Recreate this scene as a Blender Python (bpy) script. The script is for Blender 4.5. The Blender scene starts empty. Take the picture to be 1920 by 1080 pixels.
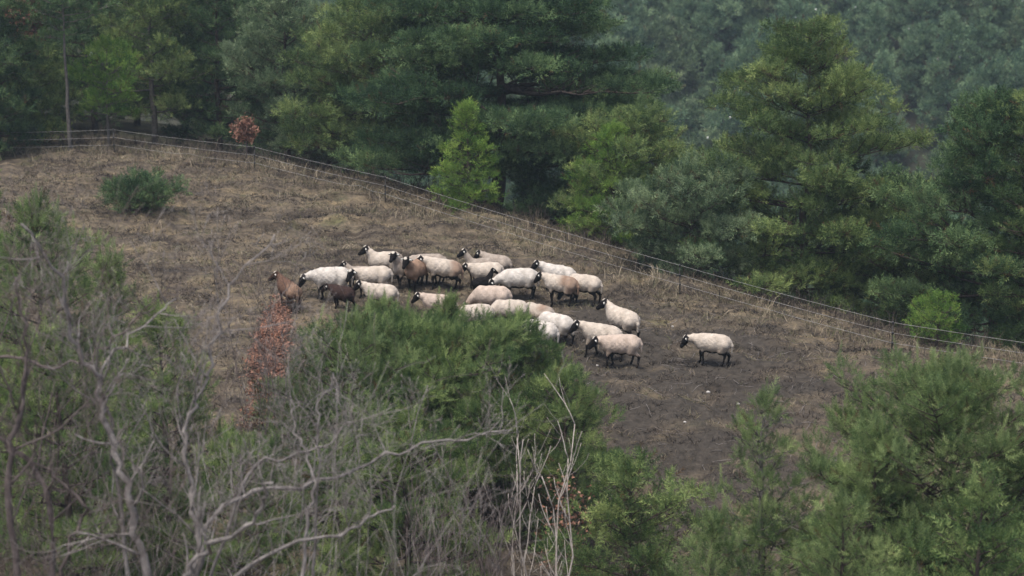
import bpy, math, random
import numpy as np
from mathutils import Vector, Matrix

sc = bpy.context.scene
C = sc.collection
# ------------------------------------------------------------------ camera
FPX = 4085.0                      # focal length in photo pixels (1920 wide)
PITCH = math.radians(12.0)
cam_d = bpy.data.cameras.new('camera')
cam = bpy.data.objects.new('camera', cam_d); C.objects.link(cam)
cam.location = (0, 0, 0)
cam.rotation_euler = (math.radians(90) - PITCH, 0, 0)
cam_d.sensor_width = 36.0
cam_d.lens = 36.0 * FPX / 1920
cam_d.clip_start = 0.5; cam_d.clip_end = 3000
cam_d.dof.use_dof = True
cam_d.dof.focus_distance = 63.0
cam_d.dof.aperture_fstop = 1.05
sc.camera = cam
# ------------------------------------------------------------------ world, sun, exposure
SUN_EL, SUN_AZ = 70.0, 215.0
w = bpy.data.worlds.new('World'); sc.world = w; w.use_nodes = True
nt = w.node_tree
sky = nt.nodes.new('ShaderNodeTexSky'); sky.sky_type = 'NISHITA'; sky.sun_disc = False
sky.sun_elevation = math.radians(SUN_EL); sky.sun_rotation = math.radians(SUN_AZ)
sky.dust_density = 4.0; sky.air_density = 0.8; sky.ozone_density = 0.7
bg = nt.nodes['Background']; nt.links.new(sky.outputs[0], bg.inputs[0]); bg.inputs[1].default_value = 0.09
sd = bpy.data.lights.new('sun', 'SUN'); sd.energy = 1.5; sd.angle = math.radians(20); sd.color = (1.0, 0.97, 0.92)
so = bpy.data.objects.new('sun', sd); C.objects.link(so)
_d = Vector((math.sin(math.radians(SUN_AZ)) * math.cos(math.radians(SUN_EL)),
             math.cos(math.radians(SUN_AZ)) * math.cos(math.radians(SUN_EL)), math.sin(math.radians(SUN_EL))))
so.rotation_euler = _d.to_track_quat('Z', 'Y').to_euler()
sc.view_settings.view_transform = 'Standard'; sc.view_settings.look = 'None'
sc.view_settings.exposure = 1.2; sc.view_settings.gamma = 1.0
sc.render.engine = 'CYCLES'
sc.cycles.volume_bounces = 0
sc.cycles.max_bounces = 5; sc.cycles.diffuse_bounces = 3; sc.cycles.transparent_max_bounces = 4
sc.cycles.volume_step_rate = 4
try: sc.cycles.filter_width = 1.5
except Exception: pass

cP, sP = math.cos(PITCH), math.sin(PITCH)
def ray(px, py):
    u = (px - 960) / FPX; v = -(py - 540) / FPX
    return np.array([u, cP + sP * v, -sP + cP * v])
def at(px, py, D):
    """point seen at photo pixel px,py at ground distance D (world y)"""
    r = ray(px, py); return r * (D / r[1])

# ------------------------------------------------------------------ helpers
class MB:
    def __init__(s): s.v = []; s.t = []; s.q = []; s.n = 0; s.a = []
    def add(s, v, t=None, q=None, a=0.0):
        v = np.asarray(v, float).reshape(-1, 3)
        if t is not None and len(t): s.t.append(np.asarray(t, int).reshape(-1, 3) + s.n)
        if q is not None and len(q): s.q.append(np.asarray(q, int).reshape(-1, 4) + s.n)
        s.v.append(v); s.n += len(v)
        s.a.append(np.broadcast_to(np.asarray(a, float), (len(v),)))
    def build(s, name, mat, parent=None, smooth=False, col=None, loc=None):
        me = bpy.data.meshes.new(name)
        fill_mesh(me, np.concatenate(s.v), np.concatenate(s.t) if s.t else None, np.concatenate(s.q) if s.q else None)
        at_ = me.attributes.new('tint', 'FLOAT', 'POINT'); at_.data.foreach_set('value', np.concatenate(s.a).astype(np.float32))
        if smooth: me.polygons.foreach_set('use_smooth', np.ones(len(me.polygons), bool))
        me.materials.append(mat)
        o = bpy.data.objects.new(name, me); C.objects.link(o)
        if parent is not None: o.parent = parent
        if loc is not None: o.location = loc
        return o
def fill_mesh(me, v, t, q):
    parts = []; tot = []
    if t is not None: parts.append(t.reshape(-1)); tot.append(np.full(len(t), 3))
    if q is not None: parts.append(q.reshape(-1)); tot.append(np.full(len(q), 4))
    loops = np.concatenate(parts); tot = np.concatenate(tot)
    me.vertices.add(len(v)); me.vertices.foreach_set('co', v.astype(np.float32).reshape(-1))
    me.loops.add(len(loops)); me.loops.foreach_set('vertex_index', loops.astype(np.int32))
    me.polygons.add(len(tot))
    st = np.concatenate([[0], np.cumsum(tot)[:-1]])
    me.polygons.foreach_set('loop_start', st.astype(np.int32))
    try: me.polygons.foreach_set('loop_total', tot.astype(np.int32))
    except Exception: pass
    me.update(calc_edges=True)
def tube(mb, pts, rad, sides=5, a=0.0):
    P = np.asarray(pts, float); n = len(P)
    R = np.broadcast_to(np.asarray(rad, float), (n,))
    T = np.gradient(P, axis=0); T /= np.linalg.norm(T, axis=1)[:, None] + 1e-9
    ref = np.array([0.0, 0, 1]) if abs(T[:, 2]).mean() < 0.8 else np.array([1.0, 0, 0])
    U = np.cross(T, ref); U /= np.linalg.norm(U, axis=1)[:, None] + 1e-9
    V = np.cross(T, U)
    an = np.arange(sides) / sides * 2 * math.pi
    ring = P[:, None] + R[:, None, None] * (np.cos(an)[None, :, None] * U[:, None] + np.sin(an)[None, :, None] * V[:, None])
    vs = ring.reshape(-1, 3)
    i = np.arange(n - 1)[:, None] * sides; j = np.arange(sides)[None, :]; j2 = (j + 1) % sides
    q = np.stack([i + j, i + j2, i + sides + j2, i + sides + j], -1).reshape(-1, 4)
    k = len(vs); vs = np.concatenate([vs, P[:1], P[-1:]])
    jj = np.arange(sides)
    t = np.concatenate([np.stack([np.full(sides, k), (jj + 1) % sides, jj], 1),
                        np.stack([np.full(sides, k + 1), (n - 1) * sides + jj, (n - 1) * sides + (jj + 1) % sides], 1)])
    mb.add(vs, t, q, a)
def tag(o, label=None, cat=None, group=None, kind=None):
    if label: o['label'] = label
    if cat: o['category'] = cat
    if group: o['group'] = group
    if kind: o['kind'] = kind
    return o
def empty(name, loc, rz=0.0):
    o = bpy.data.objects.new(name, None); C.objects.link(o)
    o.location = tuple(float(c) for c in loc); o.rotation_euler = (0, 0, rz); o.empty_display_size = 0.2
    return o
def norm(a): return a / (np.linalg.norm(a, axis=-1, keepdims=True) + 1e-9)

# ------------------------------------------------------------------ materials
def newmat(name):
    m = bpy.data.materials.new(name); m.use_nodes = True
    return m, m.node_tree, m.node_tree.nodes['Principled BSDF']
def ramp(nt, stops, fac=None):
    r = nt.nodes.new('ShaderNodeValToRGB'); e = r.color_ramp.elements
    e[0].position = stops[0][0]; e[0].color = (*stops[0][1], 1)
    e[1].position = stops[-1][0]; e[1].color = (*stops[-1][1], 1)
    for p, c in stops[1:-1]:
        x = e.new(p); x.color = (*c, 1)
    if fac is not None: nt.links.new(fac, r.inputs[0])
    return r
def noise(nt, scale, detail=4, rough=0.55, coord='Object', vec=None):
    n = nt.nodes.new('ShaderNodeTexNoise'); n.inputs['Scale'].default_value = scale
    n.inputs['Detail'].default_value = detail; n.inputs['Roughness'].default_value = rough
    if vec is None:
        tc = nt.nodes.new('ShaderNodeTexCoord'); vec = tc.outputs[coord]
    nt.links.new(vec, n.inputs['Vector']); return n
def attr(nt, name):
    a = nt.nodes.new('ShaderNodeAttribute'); a.attribute_name = name; return a
def foliage_mat(name, dark, mid, light, brown=None, transl=0.25):
    m, nt, b = newmat(name)
    stops = [(0.0, brown or dark), (0.12, dark), (0.5, mid), (1.0, light)]
    r = ramp(nt, stops, attr(nt, 'tint').outputs['Fac'])
    n = noise(nt, 0.9, 2); mx = nt.nodes.new('ShaderNodeMix'); mx.data_type = 'RGBA'; mx.blend_type = 'MULTIPLY'
    mx.inputs[0].default_value = 1.0
    rr = ramp(nt, [(0.3, (0.72, 0.75, 0.78)), (0.7, (1.2, 1.18, 1.05))], n.outputs['Fac'])
    nt.links.new(r.outputs[0], mx.inputs[6]); nt.links.new(rr.outputs[0], mx.inputs[7])
    nt.links.new(mx.outputs[2], b.inputs['Base Color'])
    b.inputs['Roughness'].default_value = 0.75; b.inputs['Specular IOR Level'].default_value = 0.08
    tr = nt.nodes.new('ShaderNodeBsdfTranslucent'); nt.links.new(mx.outputs[2], tr.inputs[0])
    ms = nt.nodes.new('ShaderNodeMixShader'); ms.inputs[0].default_value = transl
    out = nt.nodes['Material Output']
    nt.links.new(b.outputs[0], ms.inputs[1]); nt.links.new(tr.outputs[0], ms.inputs[2]); nt.links.new(ms.outputs[0], out.inputs[0])
    return m
def bark_mat(name, c0, c1, scale=6.0, bump=0.5):
    m, nt, b = newmat(name)
    n = noise(nt, scale, 5, 0.65)
    r = ramp(nt, [(0.3, c0), (0.7, c1)], n.outputs['Fac']); nt.links.new(r.outputs[0], b.inputs['Base Color'])
    b.inputs['Roughness'].default_value = 0.9; b.inputs['Specular IOR Level'].default_value = 0.15
    bp = nt.nodes.new('ShaderNodeBump'); bp.inputs['Strength'].default_value = bump; bp.inputs['Distance'].default_value = 0.03
    nt.links.new(n.outputs['Fac'], bp.inputs['Height']); nt.links.new(bp.outputs[0], b.inputs['Normal'])
    return m
BR = (0.10, 0.062, 0.035)
M = {}
M['pine'] = foliage_mat('pine_needles', (0.036, 0.068, 0.028), (0.135, 0.200, 0.074), (0.33, 0.395, 0.150), BR, 0.25)
M['pine_dark'] = foliage_mat('dark_pine_needles', (0.018, 0.040, 0.022), (0.062, 0.116, 0.052), (0.20, 0.285, 0.125), BR, 0.14)
M['pine_grey'] = foliage_mat('grey_pine_needles', (0.042, 0.078, 0.042), (0.138, 0.200, 0.108), (0.31, 0.375, 0.22), BR, 0.25)
M['pine_bright'] = foliage_mat('bright_pine_needles', (0.042, 0.105, 0.024), (0.145, 0.260, 0.055), (0.30, 0.41, 0.10), BR, 0.3)
M['pine_near'] = foliage_mat('near_pine_needles', (0.032, 0.064, 0.026), (0.115, 0.178, 0.064), (0.30, 0.375, 0.145), BR, 0.25)
M['pine_light'] = foliage_mat('light_pine_needles', (0.046, 0.084, 0.034), (0.150, 0.215, 0.084), (0.35, 0.42, 0.185), BR, 0.28)
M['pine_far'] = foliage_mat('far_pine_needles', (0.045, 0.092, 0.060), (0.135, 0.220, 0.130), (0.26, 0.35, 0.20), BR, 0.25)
M['russet'] = foliage_mat('russet_leaves', (0.16, 0.078, 0.058), (0.32, 0.165, 0.118), (0.48, 0.30, 0.22), (0.10, 0.05, 0.04))
M['pinkish'] = foliage_mat('dull_red_leaves', (0.11, 0.05, 0.04), (0.20, 0.10, 0.08), (0.28, 0.15, 0.12), (0.08, 0.04, 0.03))
M['bark'] = bark_mat('pine_bark', (0.035, 0.026, 0.022), (0.11, 0.085, 0.07))
M['bark_grey'] = bark_mat('grey_bark', (0.08, 0.072, 0.064), (0.19, 0.17, 0.15), 9)
M['bark_bare'] = bark_mat('bare_grey_bark', (0.10, 0.088, 0.082), (0.36, 0.325, 0.30), 6)
M['bark_twig'] = bark_mat('purple_brown_twig', (0.075, 0.058, 0.054), (0.19, 0.155, 0.143), 6)
M['bark_birch'] = bark_mat('pale_birch_bark', (0.30, 0.25, 0.21), (0.58, 0.52, 0.46), 7)
m, nt, b = newmat('white_silk'); b.inputs['Base Color'].default_value = (0.75, 0.74, 0.68, 1); b.inputs['Roughness'].default_value = 0.9; M['silk'] = m
_n = noise(nt, 20, 3); _r = ramp(nt, [(0.3, (0.55, 0.54, 0.50)), (0.7, (0.82, 0.81, 0.76))], _n.outputs['Fac']); nt.links.new(_r.outputs[0], b.inputs['Base Color'])

# ------------------------------------------------------------------ terrain
rs = np.random.RandomState(7)
ctrl = []
for px, py, D in [(0,288,88),(400,294,86),(720,342,82),(900,402,77),(1060,462,72.5),(1280,543,68),(1450,602,65),(1670,655,62.5),(1920,692,61),
                  (-500,300,88),(2400,800,58),(0,450,72),(0,700,58),(0,900,50),(400,450,73),(400,600,62.5),(560,575,64),(720,430,74),
                  (700,560,65),(960,500,69.5),(960,600,64),(1130,690,60),(1340,690,60.2),(1130,850,54),(1500,850,54.5),(1130,1050,49.5),
                  (1700,900,53),(1920,830,55.5),(400,1000,48),(-500,600,62),(2400,1000,52)]:
    ctrl.append(at(px, py, D))
for x, y, z in [(-20,30,-20.5),(0,30,-20.5),(20,30,-20.5),(-30,5,-24),(0,5,-24),(30,5,-24),(0,-40,-27),(-60,-30,-27),(60,-30,-27),
                (-30,100,-13.6),(-15,100,-14.2),(-30,118,-15.5),(-12,118,-18),(-45,88,-12.6),(-45,60,-15.2),(-60,100,-14),(-60,130,-19),(-30,140,-24),
                (-4,92,-16.2),(4,87,-17.2),(10,80,-18.0),(15,74,-18.2),(20,68,-17.8),(26,64,-17.6),
                (0,115,-25),(12,105,-27),(25,95,-29),(40,85,-30),(60,70,-32),(45,55,-24),(50,40,-24),
                (0,145,-40),(40,140,-44),(80,120,-46),(-40,165,-38),(0,168,-45),(40,168,-46),(90,160,-47),(-80,170,-30)]:
    ctrl.append((x, y, z))
ctrl = np.array(ctrl)
CC = 4.0
def _phi(d2): return np.sqrt(d2 + CC * CC)
_A = _phi(((ctrl[:, None, :2] - ctrl[None, :, :2]) ** 2).sum(-1))
_W = np.linalg.solve(_A + np.eye(len(ctrl)) * -0.02, ctrl[:, 2] + 20.0)
def rfield(x, y, wl, seed, n=14):
    r = np.random.RandomState(seed); s = np.zeros_like(x)
    for i in range(n):
        a = r.rand() * 6.283; k = 6.283 / (wl * (0.6 + 0.9 * r.rand())); p = r.rand() * 6.283
        s += np.sin(k * (x * math.cos(a) + y * math.sin(a)) + p)
    return s / math.sqrt(n / 2.0)
def sstep(a, b, x):
    t = np.clip((x - a) / (b - a), 0, 1); return t * t * (3 - 2 * t)
def ground(x, y, detail=True):
    x = np.atleast_1d(np.asarray(x, float)); y = np.atleast_1d(np.asarray(y, float))
    xc = np.clip(x, -90, 90); yc = np.clip(y, -60, 172)
    d2 = (xc[:, None] - ctrl[None, :, 0]) ** 2 + (yc[:, None] - ctrl[None, :, 1]) ** 2
    z = _phi(d2) @ _W - 20.0
    # far hillside
    f = sstep(135, 185, y)
    hill = -47 + np.clip(y - 158, 0, 400) * 0.50 + rfield(x, y, 70, 3) * 2.0
    hill = np.where(y > 450, hill - (y - 450) * 0.1, hill)
    z = z * (1 - f) + hill * f
    if detail:
        near = np.exp(-np.clip(np.abs(y - 68) - 30, 0, 1e9) / 30.0)
        z = z + near * (rfield(x, y, 3.5, 11) * 0.06 + rfield(x, y, 1.1, 12) * 0.038 + rfield(x, y * 1.6, 0.6, 13) * 0.018)
    return z
def gz(x, y): return float(ground(x, y)[0])
def on_ground(px, py, d0=30.0, d1=120.0):
    """where the sight line of photo pixel px,py first meets the hillside"""
    r = ray(px, py); D = np.arange(d0, d1, 0.1); X = r[0] / r[1] * D; Z = r[2] / r[1] * D
    g = ground(X, D); k = np.argmax(Z < g)
    if Z[k] >= g[k]: k = np.argmin(Z - g)
    return np.array([X[k], D[k], g[k]])
# soil patches where the turf is worn away, by world position
def soil_mask(x, y):
    def blob(px, py, rx, ry):
        p = on_ground(px, py); return np.exp(-(((x - p[0]) / rx) ** 2 + ((y - p[1]) / ry) ** 2))
    s = blob(1230, 790, 4.2, 7.0) + 0.9 * blob(1230, 650, 3.2, 2.4) + 0.8 * blob(1050, 640, 3, 3) + 0.6 * blob(1400, 700, 2.5, 2.5) + 0.55 * blob(1180, 950, 4, 4)
    s = s + 0.35 * rfield(x, y, 2.2, 21) * (0.3 + s) + 0.12 * rfield(x, y, 0.8, 22)
    return np.clip(s, 0, 1)
def axis(dense0, dense1, step, lo, hi, grow=1.16):
    a = list(np.arange(dense0, dense1, step)); s = step; v = a[-1]
    while v < hi: s *= grow; v += s; a.append(v)
    s = step; v = a[0]; pre = []
    while v > lo: s *= grow; v -= s; pre.append(v)
    return np.array(pre[::-1] + a)
gx = axis(-19, 19, 0.16, -700, 700, 1.13); gy = axis(44, 93, 0.18, -250, 900, 1.07)
GX, GY = np.meshgrid(gx, gy); fx, fy = GX.ravel(), GY.ravel()
fz = np.concatenate([ground(fx[i:i + 20000], fy[i:i + 20000]) for i in range(0, len(fx), 20000)])
nx_, ny_ = len(gx), len(gy)
ii = (np.arange(ny_ - 1)[:, None] * nx_ + np.arange(nx_ - 1)[None, :]).ravel()
mb = MB(); _yl = np.interp(fx, [-60, -10.9, -9.2, -4.7, 1.8, 5.2, 10.9, 13.5, 40], [96, 92, 90, 86, 76, 71, 66, 64, 56])
wood_floor = sstep(0.5, 4.0, fy - _yl)
mb.add(np.stack([fx, fy, fz], 1), None, np.stack([ii, ii + 1, ii + 1 + nx_, ii + nx_], 1), np.maximum(soil_mask(fx, fy) * (1 - wood_floor), 0) + 2.0 * wood_floor)
m, nt, b = newmat('dry_pasture')
tc = nt.nodes.new('ShaderNodeTexCoord')
n1 = noise(nt, 0.55, 6, 0.65, vec=tc.outputs['Object']); n2 = noise(nt, 5.0, 6, 0.7, vec=tc.outputs['Object']); n3 = noise(nt, 0.16, 3, 0.5, vec=tc.outputs['Object'])
r1 = ramp(nt, [(0.30, (0.054, 0.045, 0.036)), (0.45, (0.110, 0.090, 0.070)), (0.58, (0.160, 0.130, 0.092)), (0.72, (0.088, 0.088, 0.048))], n1.outputs['Fac'])
r2 = ramp(nt, [(0.3, (0.5, 0.5, 0.5)), (0.5, (0.95, 0.95, 0.95)), (0.7, (1.45, 1.4, 1.3))], n2.outputs['Fac'])
mx = nt.nodes.new('ShaderNodeMix'); mx.data_type = 'RGBA'; mx.blend_type = 'MULTIPLY'; mx.inputs[0].default_value = 1
nt.links.new(r1.outputs[0], mx.inputs[6]); nt.links.new(r2.outputs[0], mx.inputs[7])
mp = nt.nodes.new('ShaderNodeMapping'); mp.inputs['Scale'].default_value = (0.22, 1.3, 1.0); mp.inputs['Rotation'].default_value = (0, 0, 0.18); nt.links.new(tc.outputs['Object'], mp.inputs['Vector'])
n4 = noise(nt, 1.0, 4, 0.6, vec=mp.outputs['Vector']); r4 = ramp(nt, [(0.36, (0.55, 0.53, 0.52)), (0.5, (1, 1, 1)), (0.64, (1.35, 1.3, 1.15))], n4.outputs['Fac'])
mx4 = nt.nodes.new('ShaderNodeMix'); mx4.data_type = 'RGBA'; mx4.blend_type = 'MULTIPLY'; mx4.inputs[0].default_value = 1
nt.links.new(mx.outputs[2], mx4.inputs[6]); nt.links.new(r4.outputs[0], mx4.inputs[7]); mx = mx4
so_ = nt.nodes.new('ShaderNodeMix'); so_.data_type = 'RGBA'; nt.links.new(attr(nt, 'tint').outputs['Fac'], so_.inputs[0])
rs2 = ramp(nt, [(0.3, (0.036, 0.031, 0.026)), (0.7, (0.094, 0.080, 0.065))], n2.outputs['Fac'])
nt.links.new(mx.outputs[2], so_.inputs[6]); nt.links.new(rs2.outputs[0], so_.inputs[7])
cl = nt.nodes.new('ShaderNodeMapRange'); cl.inputs[1].default_value = 1.0; cl.inputs[2].default_value = 2.0; nt.links.new(attr(nt, 'tint').outputs['Fac'], cl.inputs[0])
wf = nt.nodes.new('ShaderNodeMix'); wf.data_type = 'RGBA'; nt.links.new(cl.outputs[0], wf.inputs[0]); rw = ramp(nt, [(0.35, (0.030, 0.034, 0.022)), (0.6, (0.060, 0.056, 0.038)), (0.75, (0.10, 0.082, 0.066))], n1.outputs['Fac'])
nt.links.new(so_.outputs[2], wf.inputs[6]); nt.links.new(rw.outputs[0], wf.inputs[7]); nt.links.new(wf.outputs[2], b.inputs['Base Color'])
b.inputs['Roughness'].default_value = 0.95; b.inputs['Specular IOR Level'].default_value = 0.1
bp = nt.nodes.new('ShaderNodeBump'); bp.inputs['Strength'].default_value = 1.0; bp.inputs['Distance'].default_value = 0.12
nt.links.new(n2.outputs['Fac'], bp.inputs['Height']); nt.links.new(bp.outputs[0], b.inputs['Normal'])
M['ground'] = m
tag(mb.build('hillside', M['ground'], smooth=True), kind='structure')

# ------------------------------------------------------------------ pines
def shoot_template(rng, needles, spread=0.55, w=0.085, nl=0.5):
    V = []; 
    for i in range(needles):
        s = (i + 0.5) / needles; a = i * 2.399 + rng.rand() * 0.5
        z0 = 0.95 * s; l = nl * (0.75 + 0.5 * rng.rand()) * (1.0 - 0.25 * s)
        out = spread * (1.15 - 0.6 * s); d = np.array([math.cos(a) * out, math.sin(a) * out, 1 - 0.45 * out]); d /= np.linalg.norm(d)
        p = np.array([0, 0, z0]); side = np.cross(d, [math.cos(a + 1.2), math.sin(a + 1.2), 0.3]); side /= np.linalg.norm(side)
        V += [p - side * w * 0.5, p + side * w * 0.5, p + d * l]
    return np.array(V)
def put_shoots(mb, P, Dr, S, tint, rng, needles=14, w=0.085, nl=0.5, spread=0.8):
    n = len(P)
    if n == 0: return
    T = [shoot_template(rng, needles, spread, w, nl) for _ in range(4)]
    Dr = norm(Dr); ref = norm(rng.normal(size=(n, 3))); U = norm(np.cross(Dr, ref)); V = np.cross(Dr, U)
    k = rng.randint(0, 4, n); TT = np.stack(T)[k]
    X = P[:, None] + S[:, None, None] * (TT[..., 0:1] * U[:, None] + TT[..., 1:2] * V[:, None] + TT[..., 2:3] * Dr[:, None])
    m_ = TT.shape[1]; tt = np.tile(np.array([[0, .0, .18]]), (1, m_ // 3))
    A = np.clip(tint[:, None] + tt, 0.0, 1)
    A = np.where(tint[:, None] < 0.03, tint[:, None] + 0 * A, A)
    mb.add(X.reshape(-1, 3), np.arange(n * m_).reshape(-1, 3), None, A.ravel())
def prof(kind, t):
    if kind == 'cone': return (1.02 - t) ** 0.8 * (0.75 + 0.25 * min(1, t / 0.12))
    if kind == 'round': return max(0.12, math.sin(math.pi * min(1, 0.22 + 0.80 * t)) ** 0.75)
    if kind == 'dome': return (1.03 - t) ** 0.62 * (0.8 + 0.2 * min(1, t / 0.15))
    if kind == 'broad': return max(0.2, (1 - t ** 3.2)) * (0.8 + 0.2 * min(1, t / 0.3))
    return 1.0
def pine_meshes(seed, H, R, base=0.12, nb=46, kind='round', ss=0.24, sp=0.2, needles=11, sec=0.34, r0=None, leader=1, low=-0.05, fol='pine',
                bark='bark', brown=0.03, gap=0.15, flat=0.0, tshift=0.0, trunk_wig=0.02, thick=1.0, pr=0.40, pk=1.0, tiers=0, pz=0.5, candle=0.0, wide=0.085, nl=0.5, bare=0.0):
    rng = np.random.RandomState(seed)
    tr = MB(); fo = MB()
    r0 = r0 or H * 0.017 + 0.02
    n = 12; tz = np.linspace(0, H * 0.985, n); wx = np.cumsum(rng.normal(0, H * trunk_wig / 3, n)); wy = np.cumsum(rng.normal(0, H * trunk_wig / 3, n)); wx[0] = wy[0] = 0
    TP = np.stack([wx, wy, tz], 1); TP[0, 2] = -0.5
    tube(tr, TP, np.linspace(r0, 0.012, n), 8)
    P = []; D = []; S = []; T = []
    az = rng.rand() * 6.28
    for i in range(nb):
        t = base + (1 - base) * ((i + 0.5) / nb) ** 0.95
        if tiers: t = base + (1 - base) * (math.floor((i + 0.5) / nb * tiers) + 0.5 + rng.normal(0, 0.09)) / tiers
        t = min(t, 0.995); az += 2.399 + rng.normal(0, 0.35)
        p0 = np.array([np.interp(t * H, tz, TP[:, 0]), np.interp(t * H, tz, TP[:, 1]), t * H])
        tt = (t - base) / (1 - base)
        L = R * prof(kind, tt) * rng.uniform(0.70, 1.12)
        if rng.rand() < 0.12: L *= rng.uniform(0.45, 0.7)
        el = low + (1.0 - low) * tt ** 2.2 * 0.95 + rng.normal(0, 0.08)
        if flat: el = el * (1 - flat)
        k = 7; s = np.linspace(0, 1, k); curve = 0.30 * s ** 2 * L * (0.35 + 0.4 * rng.rand()) * (1 - 0.85 * flat)
        bend = rng.normal(0, 0.18)
        aa = az + bend * s * 1.5
        hor = np.stack([np.cos(aa), np.sin(aa)], 1)
        B = np.zeros((k, 3)); st = L / (k - 1)
        for q in range(1, k):
            B[q, :2] = B[q - 1, :2] + hor[q] * st * math.cos(el); B[q, 2] = B[q - 1, 2] + st * math.sin(el)
        B[:, 2] += curve + rng.normal(0, 0.03, k) * L * 0.3
        B += p0
        tube(tr, B, np.linspace(max(0.012, r0 * 0.42 * (L / R) * (1 - 0.6 * t) * thick), 0.006, k), 5)
        btint = rng.normal(0.0, 0.10) + tshift
        isb = rng.rand() < bare
        ns = max(3, int(L / sec)) * (2 if L > 0.8 else 1)
        for j in range(ns):
            u = 0.18 + 0.82 * (j + rng.rand()) / ns
            if rng.rand() < gap * (1.6 - u): continue
            o = np.array([np.interp(u, s, B[:, c]) for c in range(3)])
            a0 = az + bend * u * 1.5; sg = 1 if j % 2 else -1
            a1 = a0 + sg * rng.uniform(0.5, 1.15) * (1 if u < 0.93 else 0.3)
            l = (0.22 + 0.42 * L * (1 - u)) * rng.uniform(0.6, 1.15) + 0.10 * math.sqrt(L)
            e2 = rng.uniform(0.0, 0.5) + 0.3 * tt
            dr = np.array([math.cos(a1) * math.cos(e2), math.sin(a1) * math.cos(e2), math.sin(e2)])
            q = np.linspace(0, 1, 4)[:, None]
            Q = o + dr * l * q + np.array([0, 0, 1]) * (0.12 * l * q ** 2)
            tube(tr, Q, np.linspace(0.011, 0.004, 4) * (1 + l), 3)
            if isb: continue
            m_ = max(2, int(l / sp * 1.3))
            f = rng.uniform(0.15, 1.0, m_)
            pp = o + dr * l * f[:, None] + np.array([0, 0, 1]) * (0.12 * l * f[:, None] ** 2)
            sd_ = rng.normal(0, 0.45, (m_, 3)); up = np.zeros((m_, 3)); up[:, 2] = rng.uniform(0.25, 1.1, m_) * (1 - 0.3 * flat)
            P.append(pp + rng.normal(0, 0.03, (m_, 3))); D.append(dr * 0.75 + sd_ + up); S.append(ss * rng.uniform(0.7, 1.3, m_))
            ti = np.clip(0.42 + btint + rng.normal(0, 0.11) + rng.normal(0, 0.12, m_), 0.12, 1)
            ti[rng.rand(m_) < brown] = 0.0
            T.append(ti)
        if not isb:
            npd = max(1, int(round(L / pr * 0.75 * pk)))
            for j in range(npd):
                u = 1.0 if j == 0 else rng.uniform(0.35, 1.0)
                if rng.rand() < gap * 0.8: continue
                c = np.array([np.interp(u, s, B[:, q_]) for q_ in range(3)])
                lat = rng.normal(0, 0.30) * L * (1.15 - u) * 0.9 + rng.normal(0, pr * 0.35)
                c = c + np.array([-math.sin(az), math.cos(az), 0]) * lat + [0, 0, rng.uniform(-0.05, 0.3) * pr]
                pq = pr * rng.uniform(0.65, 1.25) * (0.6 + 0.4 * min(1, L / 1.2)); m_ = max(5, int(10.5 * (pq / ss) ** 2 * min(1.2, pk)))
                nn = norm(rng.normal(size=(m_, 3)) + [0, 0, 0.55]); ax = np.array([1, 1, pz])
                P.append(c + nn * ax * pq * rng.uniform(0.55, 1.0, (m_, 1))); D.append(nn * 0.8 + [0, 0, 0.45] + rng.normal(0, 0.25, (m_, 3)))
                S.append(ss * rng.uniform(0.65, 1.25, m_)); ti = np.clip(0.42 + btint + rng.normal(0, 0.15) + rng.normal(0, 0.16, m_), 0.12, 1); ti[rng.rand(m_) < brown] = 0; T.append(ti)
                if rng.rand() < candle:
                    for _ in range(rng.randint(1, 3)):
                        cb = c + np.array([rng.normal(0, pq * 0.5), rng.normal(0, pq * 0.5), pq * pz * 0.8]); cd = norm(np.array([rng.normal(0, 0.18), rng.normal(0, 0.18), 1.0])); kk = rng.randint(2, 5)
                        for z_ in range(kk):
                            P.append((cb + cd * z_ * ss * 0.62)[None]); D.append(cd[None]); S.append(np.array([ss * (1.1 - 0.1 * z_)])); T.append(np.array([min(1, 0.6 + 0.06 * z_ + btint + rng.normal(0, 0.06))]))
                if u < 0.97: tube(tr, [c * 0.35 + 0.65 * np.array([np.interp(max(0, u - 0.12), s, B[:, q_]) for q_ in range(3)]), c], [0.012, 0.006], 3)
        # branch tip
        if not isb:
            m_ = 5; P.append(np.repeat(B[-1:], m_, 0) + rng.normal(0, 0.05, (m_, 3))); D.append(norm(B[-1:] - B[-2:-1]) + rng.normal(0, 0.4, (m_, 3)) + [0, 0, 0.5])
            S.append(ss * rng.uniform(0.9, 1.5, m_)); T.append(np.clip(0.62 + btint + rng.normal(0, 0.1, m_), 0.12, 1))
    if leader:
        m_ = 10; f = rng.uniform(0.93, 1.0, m_); P.append(np.stack([np.full(m_, wx[-1]), np.full(m_, wy[-1]), f * H], 1)); D.append(rng.normal(0, 0.35, (m_, 3)) + [0, 0, 1.2])
        S.append(ss * rng.uniform(1.0, 1.6, m_)); T.append(np.full(m_, 0.7))
    P = np.concatenate(P); D = np.concatenate(D); S = np.concatenate(S); T = np.concatenate(T)
    put_shoots(fo, P, D, S, T, rng, needles, wide, nl)
    return tr, fo, P
def pine(px, D, top, label, seed, R, group=None, name='pine_tree', fol='pine', bark='bark', nests=0, dz=0.0, cat='tree', **kw):
    p = at(px, 540, D); x, y = p[0], D; g = gz(x, y) + dz
    ztop = at(px, top, D)[2]; H = ztop - g
    tr, fo, P = pine_meshes(seed, H, R, **kw)
    r = empty(name, (x, y, g)); tag(r, label, cat, group)
    tr.build('trunk', M[bark], r, smooth=True); fo.build('crown', M[fol], r)
    add_nests(r, P, nests, seed)
    return r
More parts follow.
